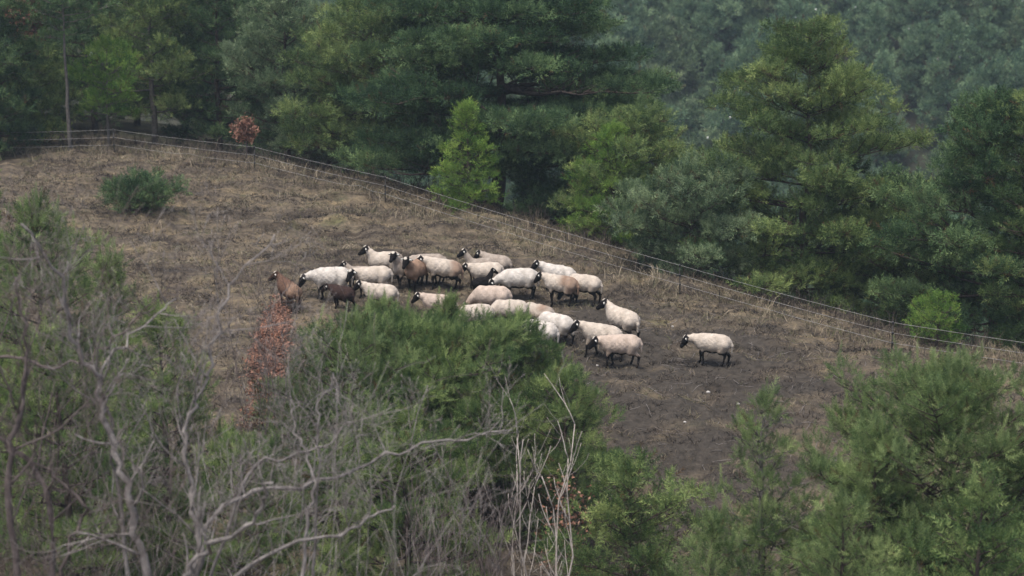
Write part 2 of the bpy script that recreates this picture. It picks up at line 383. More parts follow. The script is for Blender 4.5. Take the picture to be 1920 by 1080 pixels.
def nest_mesh(mb, c, s, rng):
    for _ in range(1):
        th = np.linspace(0, math.pi, 5); ph = np.linspace(0, 2 * math.pi, 7)[:-1]
        o = c + rng.normal(0, s * 0.45, 3); v = []
        for t_ in th:
            for f_ in ph: v.append(o + s * rng.uniform(0.75, 1.15) * np.array([math.sin(t_) * math.cos(f_), math.sin(t_) * math.sin(f_), 1.3 * math.cos(t_)]))
        q = [[a * 6 + b_, a * 6 + (b_ + 1) % 6, (a + 1) * 6 + (b_ + 1) % 6, (a + 1) * 6 + b_] for a in range(4) for b_ in range(6)]
        mb.add(v, None, q)
def add_nests(r, P, n, seed, s=0.08):
    rng = np.random.RandomState(seed + 99)
    if n == 0: return
    zq = np.quantile(P[:, 2], 0.75); cand = P[P[:, 2] > zq]; rad = np.linalg.norm(cand[:, :2], axis=1); cand = cand[rad > np.quantile(rad, 0.5)]
    for k in range(n):
        mb = MB(); c = cand[rng.randint(len(cand))]; nest_mesh(mb, c + [0, 0, 0.12], s, rng); mb.build('silk_nest', M['silk'], r)
def copy_tree(src, loc, rz, sc_=1.0, label=None, group=None):
    r = src.copy(); C.objects.link(r); r.location = tuple(float(c) for c in loc); r.rotation_euler = (0, 0, rz); r.scale = (sc_, sc_, sc_ * 1.0)
    if label: r['label'] = label
    if group: r['group'] = group
    for ch in src.children:
        c = ch.copy(); C.objects.link(c); c.parent = r
    return r

# --- the big trees beyond the ridge
pine(925, 83, -80, 'huge dark spreading pine with dead low branches behind the flock', 101, 6.4, fol='pine_dark', kind='broad', nb=92, base=0.14,
     ss=0.30, sp=0.24, sec=0.8, flat=0.85, gap=0.10, pr=0.80, pk=1.9, tiers=9, pz=0.30, thick=1.6, r0=0.30, bare=0.08, brown=0.02)
pine(700, 86, 20, 'dense mid green pine joining the left side of the huge spreading pine', 102, 4.0, fol='pine', kind='round', nb=60, base=0.06, ss=0.29, sp=0.3, flat=0.3, pr=0.6, pk=1.5)
pine(1510, 73, 75, 'tall broad pine with thin forked top standing behind the right hand fence', 103, 5.4, fol='pine', kind='dome', nb=88, base=0.02,
     ss=0.27, sp=0.20, sec=0.42, low=-0.05, flat=0.4, gap=0.12, bare=0.04, pr=0.60, pk=1.5, tiers=12, pz=0.36)
pine(1185, 77, 235, 'rounded light green pine between the huge dark pine and the tall broad pine', 104, 2.9, fol='pine', kind='round', nb=70, base=0.0, ss=0.25, sp=0.22, tshift=0.10, pr=0.45, pk=1.6, nests=0)
pine(1150, 75.5, 245, 'pale topped young pine leaning against the rounded light green pine', 105, 1.9, fol='pine_bright', kind='cone', nb=44, base=0.0, ss=0.23, sp=0.19, tshift=-0.02)
pine(1860, 68, 200, 'dark thick pine at the right edge beyond the fence', 106, 3.5, fol='pine_dark', kind='round', nb=84, base=0.02, ss=0.27, sp=0.24, pr=0.5, pk=1.7)
pine(1955, 66, 150, 'bushy pine cut by the right edge of the view', 107, 2.4, fol='pine', kind='round', nb=50, base=0.05, ss=0.25, sp=0.20)
pine(1700, 71, 430, 'low dense pine between the tall broad pine and the dark right edge pine', 108, 2.6, fol='pine', kind='round', nb=56, base=0.0, ss=0.25, sp=0.22, pr=0.45, pk=1.6)
pine(1290, 71.5, 335, 'low greyish pine at the foot of the tall broad pine', 109, 2.4, fol='pine_grey', kind='round', nb=60, base=0.0, ss=0.25, sp=0.22, pr=0.42, pk=1.6)
pine(1760, 63.6, 560, 'small yellow green pine shrub just behind the fence on the right', 110, 0.7, fol='pine_bright', kind='round', nb=24, base=0.0, ss=0.18, sp=0.15, tshift=0.0, name='pine_shrub', cat='shrub')
pine(880, 77.5, 205, 'bright green young pine standing alone in front of the huge dark pine', 111, 1.35, fol='pine_bright', kind='cone', nb=58, base=0.0, ss=0.24, sp=0.15, sec=0.22, pr=0.28, pk=1.1, tshift=0.10)
pine(1045, 80, 370, 'low blue green pine under the right branches of the huge dark pine', 112, 2.2, fol='pine_dark', kind='round', nb=44, base=0.0, ss=0.26, sp=0.2)

# --- the wood on the left, at the ridge
pine(215, 88.5, 85, 'small bright pine with a bare pale lower stem at the left end of the ridge', 121, 1.35, fol='pine_bright', bark='bark_grey', kind='round', nb=34, base=0.30, ss=0.25, sp=0.17, r0=0.07, nests=1, trunk_wig=0.01)
pine(143, 87.6, -60, 'slender pine with a long bare grey stem left of the small bright pine', 122, 1.6, fol='pine_dark', bark='bark_grey', kind='round', nb=30, base=0.62, ss=0.28, sp=0.2, r0=0.10, trunk_wig=0.008)
pine(300, 92, -60, 'tall green pine with drooping sides right of the small bright pine', 123, 2.3, pk=1.5, pr=0.48, fol='pine', bark='bark_grey', kind='round', nb=50, base=0.16, ss=0.29, sp=0.21, tshift=0.05)
pine(545, 90, -20, 'open grey green pine with a visible dark stem behind the red leaved oak', 124, 2.7, pk=1.5, pr=0.48, fol='pine_grey', kind='round', nb=56, base=0.05, ss=0.28, sp=0.2, gap=0.18, low=0.1)
pine(10, 87, -80, 'dark blurred pine cut by the left edge of the view', 125, 1.9, pk=1.5, pr=0.48, fol='pine_dark', kind='round', nb=56, base=0.02, ss=0.29, sp=0.2)
pine(75, 91, 90, 'low bushy green pine right of the left edge pine', 126, 1.7, pk=1.5, pr=0.48, fol='pine', kind='round', nb=46, base=0.02, ss=0.28, sp=0.2, tshift=-0.05)
pine(420, 94, -60, 'tall dark pine between the drooping green pine and the open grey green pine', 127, 2.5, pk=1.5, pr=0.48, fol='pine_dark', kind='round', nb=50, base=0.05, ss=0.30, sp=0.22)
wood = []
for k, (px, D, top, R_, f) in enumerate([(40, 99, -200, 2.6, 'pine_dark'), (620, 93, 60, 2.4, 'pine_grey')]):
    wood.append(pine(px, D, top, ['dark pine deep in the left wood behind the front trees', 'grey green pine between the open pine and the huge pine'][k], 140 + k, R_, fol=f, kind='round', nb=50, base=0.05, ss=0.34, sp=0.35, pr=0.6, pk=1.5,
                     group='pines deep in the left wood'))
rng = random.Random(4)
for px, D in [(180, 98), (260, 104), (350, 99), (470, 101), (540, 106), (110, 105), (380, 110), (0, 108), (-80, 96), (-120, 88), (230, 112), (500, 116), (-160, 102)]:
    p = at(px, 300, D)
    copy_tree(wood[0], (p[0], D, gz(p[0], D)), rng.uniform(0, 6.28), rng.uniform(0.8, 1.15), 'dark pine deep in the left wood behind the front trees', 'pines deep in the left wood')
pine(2150, 64, 250, 'pine standing off to the right beyond the frame edge', 150, 3.0, fol='pine', nb=50, base=0.02, ss=0.28, sp=0.22)

# --- middle distance and far hillside
kinds = []
far_lab = ['hazy dark rounded pine in the far wooded hillside', 'hazy pale green open pine in the far wooded hillside', 'hazy narrow pointed pine in the far wooded hillside', 'hazy broad flat pine in the far wooded hillside']
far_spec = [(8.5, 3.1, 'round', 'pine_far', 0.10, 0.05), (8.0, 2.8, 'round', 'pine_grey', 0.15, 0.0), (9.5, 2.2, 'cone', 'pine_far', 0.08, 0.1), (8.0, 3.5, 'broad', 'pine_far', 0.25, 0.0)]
for k, (H, R_, kd, f, bs, ts) in enumerate(far_spec):
    tr, fo, P = pine_meshes(200 + k, H, R_, kind=kd, base=bs, nb=46, ss=0.50, sp=0.5, needles=9, sec=0.55, gap=0.2, tshift=ts, wide=0.13, pr=0.8, pk=1.5)
    r = empty('hillside_pine', (0, 0, 0)); tag(r, far_lab[k], 'tree', 'pines of the far hillside')
    tr.build('trunk', M['bark_grey'] if k == 1 else M['bark'], r, smooth=True); fo.build('crown', M[f], r)
    add_nests(r, P, 2 if k < 3 else 1, k, 0.085)
    kinds.append(r)
rng = random.Random(11); used = [False] * 4; cnt = 0; pts = []
def place_far(x, y, k, s):
    global cnt
    loc = (x, y, gz(x, y)); rz = rng.uniform(0, 6.28)
    if not used[k]:
        used[k] = True; kinds[k].location = loc; kinds[k].rotation_euler = (0, 0, rz); kinds[k].scale = (s, s, s)
    else: copy_tree(kinds[k], loc, rz, s)
    cnt += 1
tries = 0
while cnt < 285 and tries < 20000:
    tries += 1
    y = rng.uniform(96, 246); px = rng.uniform(560, 2050)
    x = (px - 960) / FPX * y / cP
    if y < 150 and px < 1650: continue
    if y < 108 and px < 1250: continue
    md = 3.3 if y > 140 else 4.2
    # bare clearings on the hillside
    if 205 < y < 216 and 1560 < px < 1760: continue
    if any((x - a) ** 2 + (y - b_) ** 2 < md * md for a, b_ in pts): continue
    pts.append((x, y)); place_far(x, y, rng.choice([0, 0, 1, 1, 2, 3]), rng.uniform(0.75, 1.2))
print('far trees', cnt)

def undergrowth():
    rg = np.random.RandomState(91); mb = MB(); n = 30000; y = rg.uniform(94, 262, n); x = (rg.uniform(520, 2150, n) - 960) / FPX * y / cP * 1.05
    k = (y > 140) | (x > 3) ; k &= (y > np.interp(x, [0, 20], [112, 78])); cl_ = np.exp(-(((x - 30) / 6.0) ** 2 + ((y - 205) / 9.0) ** 2)); k &= rg.rand(n) > cl_; x, y = x[k], y[k]
    z = ground(x, y, False); h_ = np.clip(0.35 + 0.5 * rfield(x, y, 6, 92), 0.05, 1.6)
    P = np.stack([x, y, z + rg.rand(len(x)) * h_], 1); put_shoots(mb, P, rg.normal(0, 0.6, (len(x), 3)) + [0, 0, 1], rg.uniform(0.35, 0.8, len(x)), np.clip(rg.normal(0.4, 0.18, len(x)), 0.0, 1), rg, 7, 0.16, 0.6)
    tag(mb.build('undergrowth', M['pine_far']), 'dark green scrub covering the floor of the far wooded hillside', 'scrub', None, 'stuff')
undergrowth()
# --- leafy small ones
def leafy(px, py, D, H, R_, label, seed, mat, n=900, name='oak_sapling', ls=0.07, stem_r=0.03, cat='tree', droop=0, bark='bark_twig', profile=None, group=None, base=0.3, loc=None):
    rng = np.random.RandomState(seed)
    p = loc if loc is not None else (on_ground(px, py) if D is None else np.array([at(px, py, D)[0], D, gz(at(px, py, D)[0], D)]))
    r = empty(name, p); tag(r, label, cat, group)
    tr = MB(); fo = MB()
    tube(tr, [(0, 0, -0.2), (0.03, 0.0, H * 0.4), (-0.02, 0.02, H * 0.75), (0.02, 0, H)], [stem_r, stem_r * 0.8, stem_r * 0.5, 0.006], 6)
    nb = 26; P = []
    for i in range(nb):
        t = base + (1 - base) * (i + 0.5) / nb; a = i * 2.4 + rng.rand()
        L = R_ * (profile(t) if profile else max(0.2, math.sin(math.pi * min(1, 0.15 + 0.85 * (t - base) / (1 - base))))) * rng.uniform(0.6, 1.15)
        o = np.array([0, 0, t * H]); e = rng.uniform(0.2, 0.9); d = np.array([math.cos(a) * math.cos(e), math.sin(a) * math.cos(e), math.sin(e)])
        tube(tr, [o, o + d * L * 0.5, o + d * L + [0, 0, 0.05 * L]], [stem_r * 0.4, stem_r * 0.25, 0.004], 4)
        m_ = int(n / nb * (0.4 + L / R_)); f = rng.uniform(0.25, 1.05, m_)
        P.append(o + d * L * f[:, None] + rng.normal(0, R_ * 0.13, (m_, 3)))
    P = np.concatenate(P); k = len(P)
    U = norm(rng.normal(size=(k, 3))); V = norm(np.cross(U, rng.normal(size=(k, 3)))); s = ls * rng.uniform(0.6, 1.3, k)[:, None]
    W = np.cross(U, V)
    q = np.stack([P - U * s, P - V * s * 0.55 + W * s * 0.15, P + U * s, P + V * s * 0.55 + W * s * 0.15], 1)
    tint = np.repeat(np.clip(rng.normal(0.5, 0.22, k), 0.1, 1), 4)
    fo.add(q.reshape(-1, 3), None, np.arange(k * 4).reshape(-1, 4), tint)
    tr.build('trunk', M[bark], r, smooth=True); fo.build('crown', M[mat], r)
    return r
leafy(462, 295, 84.5, 1.85, 0.62, 'small oak holding russet dead leaves on the ridge behind the fence', 301, 'russet', 650, base=0.5, ls=0.08)
leafy(60, 60, 93, 7.0, 1.2, 'tree with dull reddish leaves at the top left of the wood', 302, 'pinkish', 1500, base=0.55, ls=0.12, stem_r=0.08)
p0 = at(508, 770, 53.0)
leafy(490, 770, 53.5, 1.3, 0.6, 'low young beech with copper leaves below the strip of fallen leaves', 303, 'russet', 700, name='beech_sapling', ls=0.055, base=0.02,
      profile=lambda t: 1.05 - 0.45 * t)
# bush lying in the dry grass
p = on_ground(262, 398)
tr, fo, P = pine_meshes(310, 0.8, 1.25, base=0.0, nb=36, kind='round', ss=0.22, sp=0.15, low=0.1, r0=0.04)
r = empty('juniper_bush', p); tag(r, 'low round green bush growing alone in the dry grass on the left slope', 'bush')
tr.build('trunk', M['bark'], r, smooth=True); fo.build('crown', M['pine_dark'], r)

# --- pines in front of the flock
NK = dict(fol='pine_near', needles=18, wide=0.055, nl=0.46, candle=0.55)
pine(795, 51.5, 640, 'large bushy pine in the middle hiding the lower part of the flock', 401, 3.6, kind='round', nb=92, base=0.06, ss=0.23, sp=0.24, sec=0.42, gap=0.2, pk=1.3, tiers=10, flat=0.25, pz=0.4, pr=0.46, **dict(NK, fol='pine_near', candle=0.35))
pine(985, 53.0, 655, 'bushy pine right of the large middle pine beside the grazing flock', 402, 1.5, kind='round', nb=44, base=0.1, ss=0.22, sp=0.16, **NK)
pine(722, 54, 582, 'pine top with upright shoots left of the middle in front of the sheep', 403, 1.3, kind='cone', nb=50, base=0.1, ss=0.22, sp=0.16, **dict(NK, fol='pine_light'))
pine(835, 55, 572, 'slim pine top poking up in front of the rear sheep', 404, 0.6, kind='cone', nb=44, base=0.1, ss=0.22, sp=0.15, **NK)
pine(1060, 50, 715, 'darker pine at the right flank of the large middle pine', 405, 1.5, kind='round', nb=44, base=0.05, ss=0.22, sp=0.16, fol='pine', needles=17, wide=0.058, candle=0.4)
pine(645, 49, 612, 'pine with yellowish tips at the left flank of the large middle pine', 406, 1.9, kind='round', nb=48, base=0.05, ss=0.22, sp=0.16, **dict(NK, fol='pine_light'))
pine(760, 45, 800, 'lower green pine at the bottom centre behind the bare branches', 407, 2.1, kind='round', nb=56, base=0.05, ss=0.22, sp=0.16, fol='pine', needles=17, wide=0.058, candle=0.4)
pine(1190, 45, 885, 'dark low pine at the bottom right of the birch stems', 408, 1.9, kind='broad', nb=48, base=0.1, ss=0.22, sp=0.17, fol='pine', needles=12, gap=0.3)
pine(70, 47, 395, 'pale green pine at the left edge behind the bare branches', 411, 2.0, kind='round', nb=60, base=0.05, ss=0.23, sp=0.17, **dict(NK, fol='pine_light'))
pine(215, 49, 495, 'green pine behind the bare branches above the lower left', 412, 1.3, kind='cone', nb=50, base=0.05, ss=0.22, sp=0.17, **dict(NK, fol='pine_light'))
pine(290, 45, 600, 'rounded pine behind the bare branches left of the copper beech', 413, 1.6, kind='round', nb=54, base=0.05, ss=0.22, sp=0.17, fol='pine', needles=17, wide=0.058, candle=0.4)
pine(110, 42, 640, 'shaded pine in the lower left corner behind the bare branches', 414, 2.3, kind='round', nb=56, base=0.02, ss=0.23, sp=0.18, fol='pine', needles=17, wide=0.058, candle=0.4)
pine(440, 43, 850, 'low pine at the bottom left under the arching bare branches', 415, 1.9, kind='round', nb=48, base=0.02, ss=0.22, sp=0.18, fol='pine', needles=17, wide=0.058, candle=0.4)
pine(0, 49, 318, 'bright pine top peeping in at the left edge above the bare branches', 416, 0.8, kind='cone', nb=40, base=0.05, ss=0.22, sp=0.17, fol='pine_bright', needles=16, wide=0.06)
LK = dict(fol='pine_light', needles=18, wide=0.055, nl=0.46, candle=0.5)
pine(1800, 42, 715, 'large light green pine filling the lower right corner', 421, 3.7, kind='round', nb=110, base=0.04, ss=0.21, sp=0.17, sec=0.28, gap=0.1, low=0.05, **LK)
pine(1645, 41, 800, 'bushy light pine left of the large lower right pine', 422, 1.35, kind='round', nb=60, base=0.05, ss=0.20, sp=0.17, **LK)
pine(1440, 43, 750, 'open sapling pine with a grey stem and upturned sparse branches', 423, 2.1, kind='cone', nb=46, base=0.1, ss=0.19, sp=0.2, sec=0.32, gap=0.3, low=0.45, bark='bark_grey', thick=0.9, pk=1.1, pr=0.30, **LK)
pine(1610, 38, 950, 'low pine at the bottom edge right of the open sapling pine', 424, 1.9, kind='round', nb=50, base=0.02, ss=0.20, sp=0.18, **LK)
pine(1330, 40, 985, 'small pine at the bottom edge left of the open sapling pine', 425, 0.95, kind='round', nb=40, base=0.05, ss=0.20, sp=0.2, gap=0.3, **LK)
pine(1850, 37, 900, 'pine top at the bottom right edge in front of the large light green pine', 426, 1.7, kind='round', nb=52, base=0.02, ss=0.20, sp=0.16, fol='pine_near', needles=12, candle=0.5)

# ------------------------------------------------------------------ bare trees
def grow(mb, p, d, L, r, depth, rng, twig, up=0.12, a=0.0, wob=0.22):
    n = 5; P = [np.array(p)]; d = norm(np.array(d, float))
    for i in range(n):
        d = norm(d + rng.normal(0, wob, 3) * 0.6 + [0, 0, up * 0.5]); P.append(P[-1] + d * L / n)
    tube(mb, P, np.linspace(r, max(r * 0.5, 0.004), n + 1), 6 if r > 0.03 else (4 if r > 0.01 else 3))
    if depth == 0: return
    for k in range(twig):
        i = rng.randint(1, n + 1); q = P[i]
        dd = norm(P[i] - P[i - 1]); sd = norm(np.cross(dd, rng.normal(size=3)))
        nd = norm(dd * rng.uniform(0.5, 1.0) + sd * rng.uniform(0.5, 1.0))
        grow(mb, q, nd, L * rng.uniform(0.5, 0.75), r * (1 - 0.4 * i / n) * rng.uniform(0.45, 0.65), depth - 1, rng, twig, up, a, wob)
def limb(mb, pix, r0, r1, rng, depth=2, twig=3, every=1, L=1.4, sides=8):
    P = np.array([at(*q) for q in pix])
    # resample smoothly
    n = len(P); t = np.arange(n); tt = np.linspace(0, n - 1, (n - 1) * 4 + 1)
    Q = np.stack([np.interp(tt, t, P[:, c]) for c in range(3)], 1)
    for _ in range(2): Q[1:-1] = 0.5 * Q[1:-1] + 0.25 * (Q[:-2] + Q[2:])
    Q[1:-1] += rng.normal(0, 0.02, Q[1:-1].shape)
    R_ = np.linspace(r0, r1, len(Q)) * 0.95 * (1 + 0.10 * rng.normal(size=len(Q))); Q[1:-1] += rng.normal(0, 0.03, Q[1:-1].shape); tube(mb, Q, R_, sides)
    for i in range(3, len(Q), every):
        for _ in range(1):
            dd = norm(Q[i] - Q[i - 1]); sd = norm(np.cross(dd, rng.normal(size=3)) + [0, 0, 0.35]); nd = norm(dd * 0.6 + sd)
            grow(mb, Q[i], nd, L * rng.uniform(0.6, 1.2), max(0.010, R_[i] * 0.45), depth, rng, twig)
rng = np.random.RandomState(5)
def bare_tree(label, base_px, base_D, limbs, seed, mat='bark_bare', depth=3, twig=3, L=1.2, every=2, trunk=None):
    rng = np.random.RandomState(seed); bx = at(base_px, 540, base_D)[0]; g = gz(bx, base_D)
    mb = MB(); root = empty('bare_tree', (bx, base_D, g)); tag(root, label, 'tree', None)
    first = at(*limbs[0][0][0])
    tw = MB()
    for pix, r0, r1 in limbs:
        s = at(*pix[0]); P = np.array([[bx, base_D, g - 0.4], [bx, base_D, g + 1.0], 0.5 * (np.array([bx, base_D, g + 1.0]) + s) + [0, 0, -0.4], s])
        t = np.linspace(0, 3, 13); Q = np.stack([np.interp(t, range(4), P[:, c]) for c in range(3)], 1)
        for _ in range(3): Q[1:-1] = 0.5 * Q[1:-1] + 0.25 * (Q[:-2] + Q[2:])
        tube(mb, Q, np.linspace(max(0.11, r0 * 1.5), r0, 13), 8)
        limb(mb, pix, r0, r1, rng, depth, twig, every, L)
    o = mb.build('trunk', M[mat], root, smooth=True); o.location = (-bx, -base_D, -g)
    return root
bare_tree('bare grey leafless tree with a thick crooked limb in the lower left foreground', 330, 30,
   [([(285, 1130, 30), (262, 1020, 30), (240, 930, 30), (212, 850, 30.2), (195, 765, 30.4), (185, 705, 30.4), (150, 672, 30.3), (125, 590, 30.2), (100, 500, 30), (40, 420, 29.5)], 0.068, 0.018),
    ([(315, 1130, 29.5), (350, 1075, 29.5), (375, 1032, 29.5), (455, 997, 29.2), (490, 950, 29), (512, 905, 28.8)], 0.05, 0.02),
    ([(372, 1130, 29.8), (372, 1030, 29.8), (362, 940, 30), (350, 850, 30.3), (347, 790, 30.5), (372, 738, 30.7), (400, 690, 30.9), (405, 600, 31), (445, 520, 31.2), (515, 440, 31.4)], 0.045, 0.012),
    ([(240, 1130, 30.4), (235, 930, 30.5), (200, 780, 30.5), (185, 705, 30.4), (215, 660, 30.8), (280, 600, 31.2), (330, 560, 31.6)], 0.035, 0.012)], 501, L=1.0)
bare_tree('bare leafless tree reaching a long branch to the right across the bottom', 560, 32,
   [([(330, 1130, 31), (400, 960, 31), (480, 925, 31.4), (600, 905, 31.8), (700, 867, 32.2), (790, 832, 32.6), (880, 820, 33), (960, 806, 33.4)], 0.042, 0.012),
    ([(560, 1130, 31), (580, 980, 31.3), (590, 900, 31.5), (570, 850, 31.7), (555, 800, 31.9), (545, 750, 32)], 0.035, 0.012),
    ([(380, 1130, 31), (520, 1020, 31), (640, 1000, 31.2), (700, 970, 31.4), (740, 948, 31.5)], 0.036, 0.016),
    ([(380, 1130, 31.6), (470, 870, 31.6), (540, 860, 31.7), (615, 830, 31.8), (660, 790, 31.9)], 0.03, 0.010),
    ([(590, 1130, 31.8), (600, 905, 31.8), (585, 770, 32), (620, 730, 32), (625, 700, 32)], 0.025, 0.012)], 502, L=0.9)
bare_tree('bare leafless tree at the left edge with branches arching upward', 20, 31,
   [([(40, 1130, 30), (10, 930, 30), (20, 820, 30), (35, 760, 30), (50, 700, 30), (45, 610, 30), (30, 520, 30)], 0.06, 0.015),
    ([(110, 1130, 31), (90, 930, 31), (60, 880, 31), (10, 830, 31), (-40, 800, 31)], 0.06, 0.02),
    ([(-120, 1130, 32), (-110, 800, 32), (-30, 665, 32), (60, 680, 32), (130, 688, 32), (200, 650, 32), (250, 600, 32), (290, 575, 32)], 0.035, 0.010),
    ([(110, 1130, 30), (130, 1000, 30), (170, 960, 30), (120, 900, 30), (60, 860, 30), (20, 850, 30)], 0.03, 0.012)], 503, L=1.1, mat='bark_twig')
# bare twiggy thickets across the bottom left
def shrub(px, D, top, label, seed, n=9, spread=0.35, mat='bark_twig', r=0.02, name='bare_shrub', depth=2, twig=3, group=None, up=0.3, cat='shrub', wob=0.16, curl=0.014):
    rng = np.random.RandomState(seed); x = at(px, 540, D)[0]; g = gz(x, D); H = at(px, top, D)[2] - g
    mb = MB(); root = empty(name, (x, D, g)); tag(root, label, cat, group)
    for k in range(n):
        a = rng.rand() * 6.28; s = spread * rng.uniform(0.2, 1.0); h = H * rng.uniform(0.75, 1.0)
        N = 9; P = np.zeros((N, 3)); tt = np.linspace(0, 1, N); P[:, 2] = tt * h - 0.2 * (1 - tt)
        P[:, 0] = np.cos(a) * s * h * tt ** 1.3 + np.cumsum(rng.normal(0, curl * h, N)); P[:, 1] = np.sin(a) * s * h * tt ** 1.3 + np.cumsum(rng.normal(0, curl * h, N))
        tube(mb, P, np.linspace(r, r * 0.3, N), 6)
        for i in range(3, N):
            for _ in range(twig - 1):
                dd = norm(P[i] - P[i - 1]); sd = norm(np.cross(dd, rng.normal(size=3))); grow(mb, P[i], norm(dd + sd * 0.55), h * rng.uniform(0.10, 0.22), r * 0.38, depth - 1, rng, twig, up, 0, wob)
    mb.build('stem', M[mat], root, smooth=True); return root
for k, (px, D, top, lb) in enumerate([(60, 33, 800, 'purplish twiggy leafless shrub in the bottom left corner'), (250, 34, 780, 'tangled leafless shrub behind the thick crooked limb'),
        (430, 33, 830, 'leafless shrub under the long arching branch'), (640, 36, 880, 'grey twiggy leafless shrub at the bottom left of centre'), (160, 36, 720, 'tall thin leafless shrub on the left in front of the pines')]):
    shrub(px, D, top, lb, 520 + k, n=5, spread=0.6, r=0.013, wob=0.35, curl=0.05, mat='bark_twig' if k in (0, 1, 4) else 'bark_bare')
for k, (px, D, top, lb) in enumerate([(110, 29, 600, 'fine purplish twig thicket at the left in front of the thick crooked limb'), (330, 28.5, 650, 'fine blurred twig thicket right of the thick crooked limb'),
        (500, 29, 720, 'fine blurred twig thicket below the copper beech'), (650, 30, 800, 'fine grey twig thicket under the far end of the long arching branch'), (215, 28, 700, 'low dense twig thicket at the foot of the thick crooked limb')]):
    shrub(px, D, top, lb, 560 + k, n=5, spread=0.22, r=0.012, wob=0.4, curl=0.035, mat='bark_twig' if k % 2 == 0 else 'bark_bare', up=0.15)
shrub(470, 48, 520, 'fine mauve leafless shrub left of the copper beech', 530, n=9, spread=0.22, r=0.012, mat='bark_twig')
shrub(820, 41, 930, 'reddish brown leafless shrub at the bottom left of the birch stems', 531, n=8, spread=0.28, r=0.02)
shrub(905, 42, 900, 'thin pinkish leafless shrub directly left of the birch stems', 532, n=8, spread=0.25, r=0.018)
shrub(965, 43, 800, 'single slim pale birch stem left of the main birch clump', 533, n=2, spread=0.05, r=0.028, mat='bark_birch', name='birch_sapling', cat='tree', twig=2)
shrub(1040, 42.5, 800, 'clump of pale leafless birch stems at the bottom centre', 534, n=4, spread=0.09, r=0.032, mat='bark_birch', name='birch_sapling', cat='tree', twig=2)
leafy(1060, 900, 46.5, 3.2, 1.1, 'rusty leaved bush behind the birch stems', 535, 'russet', 500, name='beech_bush', ls=0.05, base=0.3, cat='bush')

# ------------------------------------------------------------------ fence
m, nt, b = newmat('pale_fence_wire'); n = noise(nt, 3, 2); r = ramp(nt, [(0.3, (0.24, 0.23, 0.215)), (0.7, (0.38, 0.37, 0.345))], n.outputs['Fac']); nt.links.new(r.outputs[0], b.inputs['Base Color']); b.inputs['Roughness'].default_value = 0.5; M['wire'] = m
m, nt, b = newmat('dark_fence_post'); n = noise(nt, 12, 3); r = ramp(nt, [(0.3, (0.03, 0.026, 0.022)), (0.7, (0.08, 0.07, 0.06))], n.outputs['Fac']); nt.links.new(r.outputs[0], b.inputs['Base Color']); b.inputs['Roughness'].default_value = 0.7; M['post'] = m
m, nt, b = newmat('black_insulator'); n = noise(nt, 30, 2); r = ramp(nt, [(0.3, (0.012, 0.012, 0.012)), (0.7, (0.03, 0.03, 0.03))], n.outputs['Fac']); nt.links.new(r.outputs[0], b.inputs['Base Color']); b.inputs['Roughness'].default_value = 0.4; M['insul'] = m
posts = [(-260, 300), (-20, 292), (215, 287), (478, 322), (722, 383), (1275, 552), (1672, 666), (1800, 680), (2150, 735)]
fence = empty('wire_fence', on_ground(722, 383)); tag(fence, 'three strand wire fence with thin dark posts running along the ridge', 'fence')
f0 = np.array(fence.location)
pp = []
for k, (px, py) in enumerate(posts):
    p = on_ground(px, py, 40, 100); pp.append(p); hgt = 0.98 if k != 7 else 0.6
    mb = MB(); lean = 0.03 * math.sin(k * 2.1)
    tube(mb, [p - f0 + [0, 0, -0.2], p - f0 + [lean * 0.5, 0, 0.5], p - f0 + [lean, 0, hgt]], [0.020, 0.018, 0.016], 7)
    po = mb.build('post', M['post'], fence, smooth=True)
    for h in ([0.32, 0.62, 0.93] if k != 7 else [0.3]):
        ib = MB(); c = p - f0 + [lean * h, -0.02, h]; tube(ib, [c - [0, 0, 0.045], c - [0, 0, 0.02], c + [0, 0, 0.02], c + [0, 0, 0.045]], [0.016, 0.036, 0.036, 0.016], 7); ib.build('insulator', M['insul'], po, smooth=True)
for h in (0.32, 0.62, 0.93):
    mb = MB()
    seq = [q for k, q in enumerate(pp) if k != 7]; Q = []
    for a_, b_ in zip(seq[:-1], seq[1:]):
        for s in np.linspace(0, 1, 12)[:-1]:
            c = a_ * (1 - s) + b_ * s - f0; c = c + [0, 0, h - 0.35 * 4 * s * (1 - s) * 0.12 * np.linalg.norm(a_ - b_) / 10]; Q.append(c)
    Q.append(seq[-1] - f0 + [0, 0, h]); Q = np.array(Q)
    # keep wires above the turf
    zz = ground(Q[:, 0] + f0[0], Q[:, 1] + f0[1]) - f0[2]; Q[:, 2] = np.maximum(Q[:, 2], zz + h * 0.6)
    tube(mb, Q, 0.0052, 4); mb.build('wire', M['wire'], fence)

# ------------------------------------------------------------------ sheep
m, nt, b = newmat('sheep_coat')
ca = nt.nodes.new('ShaderNodeVertexColor'); ca.layer_name = 'coat'
n = noise(nt, 9, 4, 0.6); n2_ = noise(nt, 26, 4, 0.65)
r = ramp(nt, [(0.3, (0.80, 0.78, 0.75)), (0.7, (1.06, 1.05, 1.04))], n.outputs['Fac'])
mx = nt.nodes.new('ShaderNodeMix'); mx.data_type = 'RGBA'; mx.blend_type = 'MULTIPLY'; mx.inputs[0].default_value = 1
nt.links.new(ca.outputs[0], mx.inputs[6]); nt.links.new(r.outputs[0], mx.inputs[7]); nt.links.new(mx.outputs[2], b.inputs['Base Color'])
b.inputs['Roughness'].default_value = 0.95; b.inputs['Specular IOR Level'].default_value = 0.08
bp = nt.nodes.new('ShaderNodeBump'); bp.inputs['Strength'].default_value = 0.8; bp.inputs['Distance'].default_value = 0.035
nt.links.new(n2_.outputs['Fac'], bp.inputs['Height']); nt.links.new(bp.outputs[0], b.inputs['Normal']); M['coat'] = m
